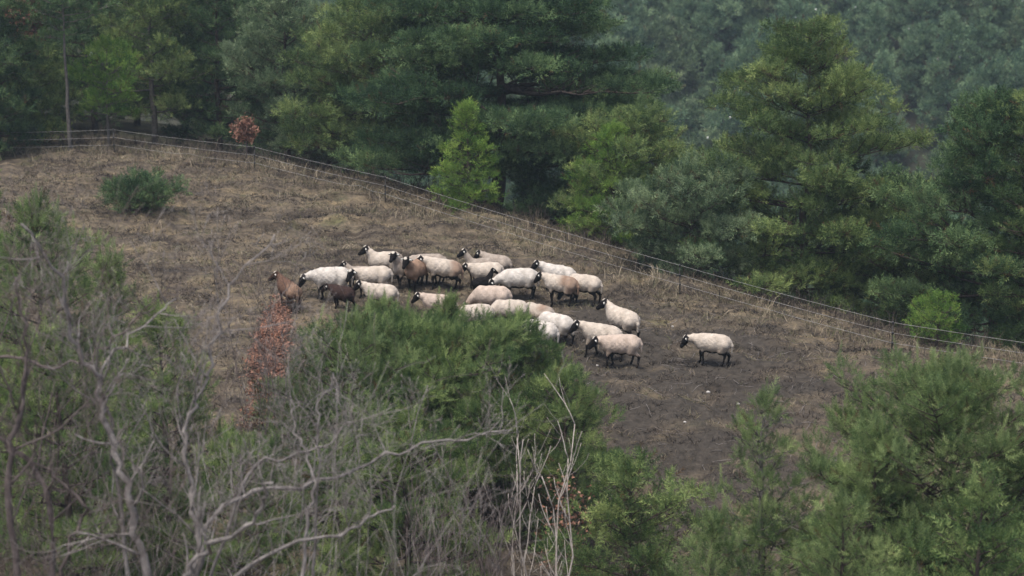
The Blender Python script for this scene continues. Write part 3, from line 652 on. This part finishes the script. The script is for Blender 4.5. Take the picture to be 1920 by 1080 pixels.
def plain(name, c, rough=0.7):
    m, nt, b = newmat(name); n = noise(nt, 25, 2); r = ramp(nt, [(0.3, tuple(x * 0.8 for x in c)), (0.7, tuple(min(1, x * 1.15) for x in c))], n.outputs['Fac'])
    nt.links.new(r.outputs[0], b.inputs['Base Color']); b.inputs['Roughness'].default_value = rough; return m
M['black_ear'] = plain('black_ear_skin', (0.02, 0.017, 0.016)); M['brown_ear'] = plain('brown_ear_skin', (0.09, 0.05, 0.035)); M['tag'] = plain('pale_ear_tag', (0.72, 0.70, 0.62), 0.4); M['eye'] = plain('dark_eye', (0.01, 0.008, 0.006), 0.15)
def cone_sdf(P, a, b_, ra, rb, sy=1.0):
    a = np.array(a, float); b_ = np.array(b_, float); Q = P.copy()
    if sy != 1.0: Q = Q.copy(); Q[..., 1] = Q[..., 1] / sy; 
    ab = b_ - a; h = np.clip(((Q - a) @ ab) / (ab @ ab + 1e-9), 0, 1)
    return np.linalg.norm(Q - a - h[..., None] * ab, axis=-1) - (ra + (rb - ra) * h)
def smin(a, b_, k):
    h = np.clip(0.5 + 0.5 * (b_ - a) / k, 0, 1); return b_ * (1 - h) + a * h - k * h * (1 - h)
def surface_net(F, org, h):
    nx, ny, nz = F.shape; S = F < 0
    c = [(i, j, k) for i in (0, 1) for j in (0, 1) for k in (0, 1)]
    def sh(A, i, j, k): return A[i:nx - 1 + i, j:ny - 1 + j, k:nz - 1 + k]
    cnt = sum(sh(S, *q).astype(int) for q in c); act = (cnt > 0) & (cnt < 8)
    idx = -np.ones(act.shape, int); ids = np.argwhere(act); idx[act] = np.arange(len(ids))
    acc = np.zeros((len(ids), 3)); num = np.zeros(len(ids))
    for a_ in range(8):
        for b_ in range(a_ + 1, 8):
            d = np.array(c[b_]) - np.array(c[a_])
            if np.abs(d).sum() != 1: continue
            fa = sh(F, *c[a_])[act]; fb = sh(F, *c[b_])[act]; m_ = (fa < 0) != (fb < 0)
            t = np.where(m_, fa / np.where(m_, fa - fb, 1), 0)
            acc += np.where(m_[:, None], np.array(c[a_]) + t[:, None] * d, 0); num += m_
    V = (ids + acc / num[:, None]) * h + org
    quads = []
    for ax in range(3):
        d = [0, 0, 0]; d[ax] = 1; sl = [slice(1, nx - 1), slice(1, ny - 1), slice(1, nz - 1)]; s2 = list(sl); s2[ax] = slice(2, [nx, ny, nz][ax])
        A = S[tuple(sl)]; B = S[tuple(s2)]; ch = np.argwhere(A != B) + 1
        if len(ch) == 0: continue
        o1 = [0, 0, 0]; o2 = [0, 0, 0]; o1[(ax + 1) % 3] = -1; o2[(ax + 2) % 3] = -1; o1 = np.array(o1); o2 = np.array(o2)
        def g(o): q = ch + o; return idx[q[:, 0], q[:, 1], q[:, 2]]
        z0 = np.zeros(3, int); Q = np.stack([g(z0), g(o1), g(o1 + o2), g(o2)], 1)
        fl = S[ch[:, 0], ch[:, 1], ch[:, 2]]; Q[~fl] = Q[~fl][:, ::-1]
        quads.append(Q[(Q >= 0).all(1)])
    return V, np.concatenate(quads)
WOOL = {'cream': (0.57, 0.495, 0.415), 'pale': (0.61, 0.56, 0.50), 'pink': (0.54, 0.44, 0.365), 'grey': (0.37, 0.315, 0.265), 'tan': (0.28, 0.185, 0.13), 'brown': (0.135, 0.080, 0.057), 'dark': (0.048, 0.030, 0.026), 'black': (0.013, 0.011, 0.011)}
def sheep(px, py, head, pose, label, seed, wool='cream', hy=0.0, size=1.14, rump=None, fat=1.0, walk=0.06, patch=None, tags=(1, -1), hz=0.0):
    """px,py: photo pixel of the ground under the belly. head: heading in degrees, 180 = left, 90 = away. hy: head turned left (+) or right, degrees"""
    rng = np.random.RandomState(seed); p = on_ground(px, py, 50, 90); h = math.radians(head); ch, sh_ = math.cos(h), math.sin(h)
    base = np.array([p[0], p[1], gz(p[0], p[1])])
    def gd(x, y): wx, wy = p[0] + size * (x * ch - y * sh_), p[1] + size * (x * sh_ + y * ch); return (gz(wx, wy) - base[2]) / size
    f = fat * rng.uniform(0.97, 1.04)
    gf, gb = gd(0.30, 0), gd(-0.40, 0); tilt = lambda x: gb + (gf - gb) * (x + 0.40) / 0.70 if True else 0
    dz = lambda x: 0.75 * (gb + (gf - gb) * (np.clip(x, -0.6, 0.5) + 0.40) / 0.70)
    def A(x, y, z): return np.array([x, y, z + float(dz(x))])
    # neck and head
    hyr = math.radians(hy)
    if pose == 'up': nb_, fw = A(0.53, 0, 0.99 + hz), (0.80, -0.42)
    elif pose == 'level': nb_, fw = A(0.63, 0, 0.80 + hz), (0.75, -0.62)
    elif pose == 'low': nb_, fw = A(0.70, 0, 0.58 + hz), (0.66, -0.75)
    else: nb_, fw = A(0.66, 0, 0.34 + hz), (0.50, -0.86)
    root = A(0.31, 0, 0.73)
    v = nb_ - root; v = np.array([v[0] * math.cos(hyr * 0.6), v[0] * math.sin(hyr * 0.6), v[2]]); nb_ = root + v
    fd = np.array([fw[0] * math.cos(hyr), fw[0] * math.sin(hyr), fw[1]]); fd /= np.linalg.norm(fd)
    side = np.array([-math.sin(hyr), math.cos(hyr), 0.0]); hu = np.cross(fd, side); hu = hu if hu[2] > 0 or pose == 'graze' else -hu
    poll = nb_ + hu * 0.03; muz = nb_ + fd * 0.27 - hu * 0.02; mid = nb_ + fd * 0.11
    step = 0.021; lo = np.array([-0.78, -0.45, -0.28]); 
    ext = np.maximum(np.array([0.80, 0.45, 1.05]), np.maximum(nb_, muz) + 0.14); lo = np.minimum(lo, np.minimum(nb_, muz) - 0.14)
    dims = np.ceil((ext - lo) / step).astype(int) + 1
    G = np.stack(np.meshgrid(*[lo[i] + np.arange(dims[i]) * step for i in range(3)], indexing='ij'), -1)
    # torso
    T = cone_sdf(G, A(-0.34, 0, 0.635), A(-0.05, 0, 0.61), 0.225 * f, 0.248 * f, 0.95)
    T = smin(T, cone_sdf(G, A(-0.05, 0, 0.61), A(0.24, 0, 0.635), 0.248 * f, 0.215 * f, 0.95), 0.08)
    T = smin(T, cone_sdf(G, A(0.16, 0, 0.58), A(0.31, 0, 0.60), 0.19, 0.165, 0.9), 0.08)
    T = smin(T, cone_sdf(G, A(-0.26, 0, 0.73), A(0.20, 0, 0.735), 0.12 * f, 0.11, 1.3), 0.06)
    N = cone_sdf(G, A(0.26, 0, 0.68), 0.5 * (root + nb_) + [0, 0, 0.01], 0.185, 0.120)
    N = smin(N, cone_sdf(G, 0.5 * (root + nb_) + [0, 0, 0.01], nb_, 0.120, 0.088), 0.04)
    wl = smin(T, N, 0.10)
    Hd = cone_sdf(G, poll, mid, 0.098, 0.086); Hd = smin(Hd, cone_sdf(G, mid, muz, 0.076, 0.053), 0.03); Hd = smin(Hd, cone_sdf(G, mid - hu * 0.035, muz - hu * 0.02, 0.056, 0.036), 0.03)
    TL = cone_sdf(G, A(-0.54, 0, 0.72), A(-0.60, 0.01, 0.58), 0.045, 0.042); TL = smin(TL, cone_sdf(G, A(-0.60, 0.01, 0.58), A(-0.585, 0.01, 0.38), 0.042, 0.028), 0.03)
    U = MBI = np.full(G.shape[:3], 9.0); Lw = np.full(G.shape[:3], 9.0)
    ph = [walk * rng.uniform(0.6, 1.3), -walk * rng.uniform(0.6, 1.3)]
    if rng.rand() < 0.5: ph = ph[::-1]
    for s, o1, o2 in ((1, ph[0], ph[1]), (-1, ph[1], ph[0])):
        fx_, bx_ = 0.25 + o1, -0.40 + o2
        g1, g2 = gd(fx_, 0.12 * s), gd(bx_, 0.13 * s)
        sh0 = A(0.24, 0.11 * s, 0.56); kn = np.array([0.26 + o1 * 0.7 + 0.012, 0.115 * s, 0.315 + g1 * 0.8]); ft = np.array([fx_, 0.115 * s, 0.09 + g1]); hf = np.array([fx_ + 0.035, 0.115 * s, 0.028 + g1])
        U = np.minimum(U, smin(cone_sdf(G, sh0, sh0 * 0.5 + kn * 0.5, 0.10, 0.065), cone_sdf(G, sh0 * 0.5 + kn * 0.5, kn, 0.06, 0.042), 0.04))
        l = smin(cone_sdf(G, kn, ft, 0.038, 0.026), cone_sdf(G, ft, hf, 0.028, 0.034), 0.02)
        Lw = np.minimum(Lw, l)
        hp = A(-0.37, 0.11 * s, 0.60); stf = A(-0.29, 0.125 * s, 0.44); hk = np.array([-0.47 + o2 * 0.8, 0.12 * s, 0.30 + g2 * 0.9]); ft = np.array([bx_ - 0.03, 0.12 * s, 0.09 + g2]); hf = np.array([bx_, 0.12 * s, 0.028 + g2])
        U = np.minimum(U, smin(cone_sdf(G, hp, stf, 0.165, 0.11), cone_sdf(G, stf * 0.7 + hp * 0.3, hk, 0.085, 0.043), 0.06))
        l = smin(cone_sdf(G, hk, ft, 0.040, 0.027), cone_sdf(G, ft, hf, 0.028, 0.034), 0.02); Lw = np.minimum(Lw, l)
    F = smin(wl, U, 0.055); F = smin(F, Lw, 0.025); F = smin(F, TL, 0.03); F = smin(F, Hd, 0.03)
    V, Q = surface_net(F, lo, step)
    # colours of the coat, by anatomy
    base_c = np.array(WOOL[wool]); blk = np.array(WOOL['black']) * 1.0
    if wool in ('brown', 'dark'): blk = base_c * 0.35
    def val(a_): # sample grid field at verts
        ijk = np.clip(np.round((V - lo) / step).astype(int), 0, np.array(F.shape) - 1); return a_[ijk[:, 0], ijk[:, 1], ijk[:, 2]]
    vH, vW, vL, vU, vN = val(Hd), val(wl), val(Lw), val(U), val(N)
    nz = rng.normal(0, 0.01, len(V)); col = np.tile(base_c, (len(V), 1))
    lump = (np.sin(V[:, 0] * 17 + seed) * np.sin(V[:, 2] * 21 + 1.3 * seed) * np.sin(V[:, 1] * 19 + 2)); 
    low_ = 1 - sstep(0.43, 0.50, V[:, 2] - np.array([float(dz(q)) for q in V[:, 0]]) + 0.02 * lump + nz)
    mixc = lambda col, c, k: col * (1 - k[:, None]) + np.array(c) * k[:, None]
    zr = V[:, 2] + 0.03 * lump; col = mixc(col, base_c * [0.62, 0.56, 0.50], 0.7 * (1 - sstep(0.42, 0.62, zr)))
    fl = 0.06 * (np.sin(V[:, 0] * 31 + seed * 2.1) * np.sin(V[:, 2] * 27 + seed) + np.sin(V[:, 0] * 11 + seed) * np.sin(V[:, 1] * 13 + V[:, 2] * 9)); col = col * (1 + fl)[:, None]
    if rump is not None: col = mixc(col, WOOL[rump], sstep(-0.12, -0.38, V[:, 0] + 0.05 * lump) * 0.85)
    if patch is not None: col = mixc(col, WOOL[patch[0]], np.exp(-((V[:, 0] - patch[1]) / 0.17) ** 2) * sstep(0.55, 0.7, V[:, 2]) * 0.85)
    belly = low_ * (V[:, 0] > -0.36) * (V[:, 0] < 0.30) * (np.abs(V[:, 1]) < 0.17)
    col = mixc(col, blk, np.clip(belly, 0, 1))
    legk = 1 - sstep(0.0, 0.016, vL - 0.004); legu = (1 - sstep(0.36, 0.43, V[:, 2] + 0.03 * lump)) * (vU < 0.03)
    legu = np.where(V[:, 0] < -0.45, legu * (1 - sstep(0.30, 0.40, V[:, 2])) , legu)
    col = mixc(col, blk, np.clip(np.maximum(legk, legu), 0, 1))
    tl = val(TL) < 0.012; col[tl] = np.array(WOOL[rump] if rump else base_c) * 0.95
    hd = 1 - sstep(0.0, 0.03, vH - 0.5 * np.clip(vN, -0.05, 0.1) - 0.004 + 0.01 * lump); hd = np.where((V - nb_) @ fd > -0.085 + 0.01 * lump, np.maximum(hd, (vH < 0.02)), 0)
    col = mixc(col, blk, np.clip(hd, 0, 1))
    wp = np.linalg.norm(V - (poll + hu * 0.085 + fd * 0.01), axis=1) < 0.058
    if wool not in ('dark',): col[wp] = (0.58, 0.53, 0.46)
    me = bpy.data.meshes.new('body'); V = V + norm(np.cross(V, [0, 1, 0])) * 0.0
    wv = np.sin(V[:, 0] * 47 + seed) * np.sin(V[:, 2] * 53 + seed * 2) * np.sin(V[:, 1] * 49) + 0.8 * np.sin(V[:, 0] * 29 + V[:, 2] * 17 + seed) * np.sin(V[:, 1] * 31 + seed)
    V[:, :] += (0.007 * lump + 0.006 * wv)[:, None] * norm(V - np.array([0, 0, 0.6])) * (vW < 0.03)[:, None]
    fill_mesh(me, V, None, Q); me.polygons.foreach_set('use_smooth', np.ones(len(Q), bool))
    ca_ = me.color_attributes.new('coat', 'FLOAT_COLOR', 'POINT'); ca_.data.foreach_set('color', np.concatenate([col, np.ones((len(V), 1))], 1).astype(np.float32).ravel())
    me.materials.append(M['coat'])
    r = empty('sheep', base, h); r.scale = (size * 0.93, size, size * 0.98); tag(r, label, 'sheep', 'sheep of the grazing flock')
    bo = bpy.data.objects.new('body', me); C.objects.link(bo); bo.parent = r
    for s in (1, -1):
        e = MB(); o = nb_ + side * s * 0.072 + hu * 0.05 - fd * 0.01; d = norm(side * s * 1.0 - hu * 0.28 - fd * 0.12)
        ss_ = np.linspace(0, 1, 6); n_ = norm(np.cross(d, fd)); Pts = []; qd = []
        for a_ in ss_:
            c = o + d * a_ * 0.145 - hu * 0.03 * a_ ** 2; w_ = 0.036 * math.sin(math.pi * min(0.97, 0.22 + a_ * 0.75)) ; th = 0.009
            for g in range(6): Pts.append(c + np.cos(g * math.pi / 3) * w_ * fd + np.sin(g * math.pi / 3) * th * n_)
        for a_ in range(5):
            for g in range(6): qd.append([a_ * 6 + g, a_ * 6 + (g + 1) % 6, a_ * 6 + 6 + (g + 1) % 6, a_ * 6 + 6 + g])
        cp = [[0, i, i + 1] for i in range(1, 5)] + [[30, 31 + i, 30 + i] for i in range(1, 5)]
        e.add(Pts, cp, qd); eo = e.build('ear', M['brown_ear'] if wool == 'brown' else M['black_ear'], r, smooth=True)
        if s in tags:
            tb = MB(); c = o + d * 0.075 - hu * 0.012 + fd * 0.012; t2 = 0.030
            bxv = np.array([c + a_ * d * t2 + b_ * hu * t2 * 0.9 + g * fd * 0.016 for a_ in (-1, 1) for b_ in (-1, 1) for g in (-1, 1)])
            tb.add(bxv, None, [[0, 1, 3, 2], [4, 6, 7, 5], [0, 4, 5, 1], [2, 3, 7, 6], [0, 2, 6, 4], [1, 5, 7, 3]]); tb.build('ear_tag', M['tag'], eo)
        ey = MB(); c = nb_ + fd * 0.085 + side * s * 0.070 + hu * 0.022
        tube(ey, [c - fd * 0.012, c - fd * 0.006, c + fd * 0.006, c + fd * 0.012], [0.004, 0.011, 0.011, 0.004], 6); ey.build('eye', M['eye'], r, smooth=True)
    return r
# rear rows
sheep(720, 528, 176, 'up', 'cream sheep standing highest at the back left with head raised', 1, 'cream', rump='grey', walk=0.03, size=1.08)
sheep(541, 577, 128, 'up', 'brown sheep at the far left end of the flock seen from behind', 2, 'brown', hy=45, tags=(1,), size=0.98, rump='tan', hz=-0.1)
sheep(620, 567, 184, 'low', 'long pale sheep stretching its lowered black head left beside the brown sheep', 3, 'pale', size=1.2, walk=0.05, hz=0.04)
sheep(672, 543, 178, 'up', 'sheep mostly hidden behind the long pale sheep with only its black head showing', 4, 'grey', size=0.84)
sheep(698, 558, 180, 'level', 'cream sheep behind the pine top with its black head turned to the camera', 5, 'cream', hy=50, hz=-0.02, size=1.1)
sheep(641, 580, 145, 'level', 'dark brown sheep seen from behind below the long pale sheep', 6, 'dark', hy=35, size=0.84, tags=(1,))
sheep(763, 540, 215, 'up', 'grey sheep facing the camera with head raised right of the highest sheep', 7, 'grey', hy=30, hz=0.10, size=1.05)
sheep(780, 546, 245, 'level', 'tan chested sheep walking toward the camera', 8, 'tan', hz=0.28, size=1.05)
sheep(803, 531, 178, 'level', 'greyish sheep at the back with only its back line showing', 9, 'grey', size=1.05, hz=-0.1)
sheep(830, 541, 182, 'level', 'cream sheep with a tan rump behind the slim pine top', 10, 'cream', rump='tan', size=1.12)
sheep(899, 530, 178, 'up', 'dark headed sheep at the rear with a white crown looking left', 11, 'grey', hz=0.16, size=0.95)
sheep(930, 529, 150, 'level', 'tan grey sheep at the rear right of the white crowned sheep', 12, 'grey', hy=10, hz=0.06, size=1.0)
sheep(910, 545, 180, 'level', 'round cream sheep with a black belly in the middle of the flock', 13, 'cream', size=1.02, fat=1.02)
sheep(905, 557, 20, 'up', 'black sheep squeezed between the round cream sheep and the stretching pale sheep', 14, 'black', size=0.68, hz=0.16)
sheep(970, 566, 184, 'low', 'pale sheep stretching its lowered head down left beside the black sheep', 15, 'pale', size=1.18, hz=-0.06)
sheep(1045, 556, 178, 'level', 'pale sheep at the back right showing only its back and dark head', 16, 'pale', size=1.08, hz=0.04)
sheep(1050, 574, 158, 'level', 'tan rumped sheep seen half from behind with a long tail', 17, 'cream', rump='tan', patch=('tan', -0.2), size=1.08)
sheep(1093, 570, 166, 'graze', 'cream sheep at the right end of the rear row grazing', 18, 'cream', size=1.06)
sheep(919, 600, 172, 'graze', 'pinkish cream sheep with its back to the middle pine', 19, 'pink', fat=1.04)
sheep(890, 626, 200, 'graze', 'rounded cream sheep half sunk in the pine foliage left of its neighbour', 20, 'cream', size=1.05, fat=1.03)
sheep(953, 620, 185, 'graze', 'cream sheep in the centre behind the dark upright pine shoots', 21, 'cream', size=1.1, fat=1.03)
sheep(1008, 618, 158, 'graze', 'cream sheep with a brown patched hindquarter beside the pine shoots', 22, 'cream', patch=('tan', -0.2), rump='grey', size=1.0)
sheep(1040, 650, 155, 'graze', 'cream sheep with rounded rump grazing into the pine behind its neighbour', 23, 'pale', size=1.1)
sheep(1008, 664, 165, 'graze', 'nearest cream sheep beside the middle pine half covered by foliage', 24, 'pale', size=1.1)
sheep(1165, 642, 138, 'up', 'cream sheep walking away up the slope with its head turned left', 25, 'cream', hy=25, size=1.14, hz=-0.08)
sheep(1126, 672, 172, 'level', 'cream sheep with raised black head walking left behind the pinkish one', 26, 'cream', walk=0.13, hz=0.0, hy=8)
sheep(1161, 692, 178, 'level', 'pinkish backed sheep at the front of the flock with long black legs', 27, 'pink', walk=0.07, size=1.12, hz=-0.06)
sheep(1333, 687, 168, 'low', 'lone sheep standing apart on the right with its head lowered', 28, 'cream', size=1.07, hz=0.12, walk=0.07)
sheep(822, 606, 180, 'level', 'pinkish sheep almost hidden by the middle pine below the rear row', 29, 'pink', size=1.0)
sheep(712, 590, 178, 'level', 'sheep hidden behind the left pine top with bits of cream wool showing', 30, 'cream', size=1.0, hz=0.05)
sheep(700, 655, 178, 'level', 'sheep buried in the pine foliage with just a white spot showing', 31, 'pale', size=0.9)

# ------------------------------------------------------------------ grass, leaves, stones
def blades(name, n, region, hmin, hmax, wdt, seed, keep, lay, colf, label, mat):
    rng = np.random.RandomState(seed); x = rng.uniform(region[0], region[1], n); y = rng.uniform(region[2], region[3], n)
    k = keep(x, y, rng); x, y = x[k], y[k]; z = ground(x, y); nb = 5; P = np.repeat(np.stack([x, y, z], 1), nb, 0)
    hs = np.repeat(rng.uniform(0.6, 1.3, len(x)), nb); N = len(P); P[:, :2] += rng.normal(0, 0.05, (N, 2))
    hgt = rng.uniform(hmin, hmax, N) * hs; a = rng.rand(N) * 6.283; a = np.where(rng.rand(N) < 0.5, np.repeat(rng.rand(len(x)) * 6.283, nb) + rng.normal(0, 0.5, N), a)
    ly = np.clip(rng.normal(lay, 0.22, N), 0.05, 0.97); d = np.stack([np.cos(a) * ly, np.sin(a) * ly, np.sqrt(1 - ly ** 2)], 1)
    sd_ = norm(np.cross(d, norm(rng.normal(size=(N, 3))))) * wdt * 0.5 * rng.uniform(0.6, 1.4, N)[:, None]
    P[:, 2] -= 0.01
    m_ = P + d * hgt[:, None] * 0.55; tip = P + d * hgt[:, None] + np.stack([np.cos(a), np.sin(a), -np.ones(N) * 0.8], 1) * (hgt * 0.22)[:, None]
    V = np.stack([P - sd_, P + sd_, m_ + sd_ * 0.8, m_ - sd_ * 0.8, tip], 1).reshape(-1, 3); b0 = np.arange(N) * 5
    t = np.stack([b0 + 3, b0 + 2, b0 + 4], 1); q = np.stack([b0, b0 + 1, b0 + 2, b0 + 3], 1)
    mb = MB(); mb.add(V, t, q, np.repeat(np.clip(colf(P[:, 0], P[:, 1], rng), 0, 1), 5)); return tag(mb.build(name, mat), label, 'grass', None, 'stuff')
m, nt, b = newmat('dry_grass_blades')
r = ramp(nt, [(0.0, (0.036, 0.031, 0.027)), (0.25, (0.092, 0.074, 0.061)), (0.45, (0.145, 0.117, 0.088)), (0.60, (0.215, 0.175, 0.122)), (0.74, (0.108, 0.116, 0.054)), (0.86, (0.25, 0.205, 0.14)), (1.0, (0.36, 0.30, 0.21))], attr(nt, 'tint').outputs['Fac'])
nt.links.new(r.outputs[0], b.inputs['Base Color']); b.inputs['Roughness'].default_value = 0.8; b.inputs['Specular IOR Level'].default_value = 0.15; M['grass'] = m
def kp(x, y, rng):
    s = soil_mask(x, y); dn = 0.85 - 0.5 * s + 0.32 * rfield(x, y * 2.4, 3.2, 31); return rng.rand(len(x)) < dn
def cf(x, y, rng):
    s = soil_mask(x, y); return 0.42 + 0.20 * rfield(x, y * 2.6, 5.0, 41) + 0.15 * rfield(x, y * 1.6, 1.2, 42) + rng.normal(0, 0.11, len(x)) - 0.22 * s
blades('dry_grass', 95000, (-19, 19, 45, 93), 0.07, 0.22, 0.016, 61, kp, 0.72, cf, 'short matted dry grass over the hillside pasture', M['grass'])
# taller pale stalks along the fence line and ridge
fp = np.array(pp)
def kf(x, y, rng):
    yl = np.interp(x, fp[:, 0], fp[:, 1]); d = (y - yl); w_ = np.exp(-((d - 0.8) / 1.9) ** 2); return rng.rand(len(x)) < w_ * np.clip(0.55 + 0.4 * rfield(x, y, 3.0, 51), 0.05, 1)
blades('tall_grass', 36000, (-21, 21, 55, 95), 0.22, 0.55, 0.013, 62, kf, 0.42, lambda x, y, rng: 0.72 + 0.18 * rfield(x, y, 3.2, 52) + rng.normal(0, 0.2, len(x)), 'tall pale dry grass along the fence on the ridge', M['grass'])
def kt(x, y, rng): return rng.rand(len(x)) < np.clip(0.25 + 0.35 * rfield(x, y, 2.0, 71), 0.02, 1)
blades('grass_tussocks', 9000, (-19, 19, 46, 90), 0.16, 0.34, 0.014, 63, kt, 0.5, lambda x, y, rng: 0.48 + 0.2 * rfield(x, y, 5.0, 72) + rng.normal(0, 0.12, len(x)), 'scattered dry grass tussocks on the slope', M['grass'])
# undergrowth of dead weeds at the wood edge
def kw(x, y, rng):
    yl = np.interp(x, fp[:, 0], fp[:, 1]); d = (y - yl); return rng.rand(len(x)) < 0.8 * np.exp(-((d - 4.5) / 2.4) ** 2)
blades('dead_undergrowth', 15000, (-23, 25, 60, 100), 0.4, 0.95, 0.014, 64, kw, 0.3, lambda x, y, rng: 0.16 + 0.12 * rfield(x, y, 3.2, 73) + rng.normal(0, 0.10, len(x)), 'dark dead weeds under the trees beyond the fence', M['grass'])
# fallen leaves under the copper beech
rg = np.random.RandomState(77); n = 6500; c0 = on_ground(522, 575); c1 = on_ground(498, 700); s = rg.rand(n)
x = c0[0] + (c1[0] - c0[0]) * s + rg.uniform(-1, 1, n) * (0.22 + 0.24 * s) + rg.normal(0, 0.12, n); y = c0[1] + (c1[1] - c0[1]) * s + rg.normal(0, 0.5, n)
P = np.stack([x, y, ground(x, y) + 0.03 + rg.rand(n) * 0.05], 1); U = norm(rg.normal(size=(n, 3)) * [1, 1, 0.4]); V = norm(np.cross(U, rg.normal(size=(n, 3)) * [0.3, 0.3, 1])); e = 0.055 * rg.uniform(0.6, 1.3, n)[:, None]
mb = MB(); mb.add(np.stack([P - U * e, P - V * e * .6, P + U * e, P + V * e * .6], 1).reshape(-1, 3), None, np.arange(4 * n).reshape(-1, 4), np.repeat(np.clip(rg.normal(.5, .2, n), .1, 1), 4))
tag(mb.build('fallen_leaves', M['russet']), 'copper coloured fallen leaves on the slope under the young beech', 'leaves', None, 'stuff')
# fallen twigs
rg = np.random.RandomState(78); mb = MB()
for k in range(420):
    px, py = rg.uniform(1080, 1750), rg.uniform(600, 960); r_ = ray(px, py); 
    x = rg.uniform(0, 12); y = rg.uniform(47, 66); a = rg.rand() * 6.28; l = rg.uniform(0.15, 0.6); q = []
    for s in np.linspace(-0.5, 0.5, 4): q.append((x + math.cos(a) * l * s + rg.normal(0, .02), y + math.sin(a) * l * s + rg.normal(0, .02), 0))
    q = np.array(q); q[:, 2] = ground(q[:, 0], q[:, 1]) + 0.03; tube(mb, q, 0.006, 3)
tag(mb.build('fallen_twigs', M['bark_bare']), 'thin fallen twigs strewn over the bare soil', 'twigs', None, 'stuff')
M['stone'] = plain('pale_stone', (0.50, 0.47, 0.43), 0.9)
for k, (px, py, lb) in enumerate([(1328, 739, 'larger pale stone on the bare soil below the lone sheep'), (1384, 760, 'small pale stone right of the larger pale stone'), (1284, 797, 'small pale stone lowest on the bare soil'),
        (1261, 617, 'small pale stone up the slope left of the lone sheep'), (1120, 690, 'tiny pale stone near the feet of the front sheep')]):
    p = on_ground(px, py); rg = np.random.RandomState(k + 5); mb = MB(); s = 0.05 if k == 0 else 0.035
    th = np.linspace(0, math.pi, 6); v = [s * rg.uniform(0.8, 1.15) * np.array([1.3 * math.sin(t_) * math.cos(f_), math.sin(t_) * math.sin(f_), 0.8 * math.cos(t_)]) for t_ in th for f_ in np.arange(8) * math.pi / 4]
    q = [[a * 8 + b_, a * 8 + (b_ + 1) % 8, (a + 1) * 8 + (b_ + 1) % 8, (a + 1) * 8 + b_] for a in range(5) for b_ in range(8)]
    mb.add(v, None, q); tag(mb.build('stone', M['stone'], loc=tuple(p + [0, 0, 0.02])), lb, 'stone', 'pale stones on the slope')

# ------------------------------------------------------------------ haze
def add_haze():
    me = bpy.data.meshes.new('haze'); x0, x1, y0, y1, z0, z1 = -720, 720, -260, 930, -120, 0
    allz = float(fz.max()); z1 = max(12, allz + 15); z0 = float(fz.min()) - 1.0
    v = [(x, y, z) for x in (x0, x1) for y in (y0, y1) for z in (z0, z1)]
    me.from_pydata(v, [], [(0, 1, 3, 2), (4, 6, 7, 5), (0, 4, 5, 1), (2, 3, 7, 6), (0, 2, 6, 4), (1, 5, 7, 3)]); me.update()
    m = bpy.data.materials.new('thin_haze'); m.use_nodes = True; nt = m.node_tree; nt.nodes.remove(nt.nodes['Principled BSDF'])
    v_ = nt.nodes.new('ShaderNodeVolumePrincipled'); v_.inputs['Color'].default_value = (0.72, 0.88, 1.0, 1); v_.inputs['Density'].default_value = HAZE; v_.inputs['Anisotropy'].default_value = 0.2
    nt.links.new(v_.outputs[0], nt.nodes['Material Output'].inputs['Volume']); me.materials.append(m)
    o = bpy.data.objects.new('haze', me); C.objects.link(o); tag(o, 'thin blue haze filling the valley air', 'haze', None, 'stuff')
HAZE = 0.0005
if HAZE > 0: add_haze()
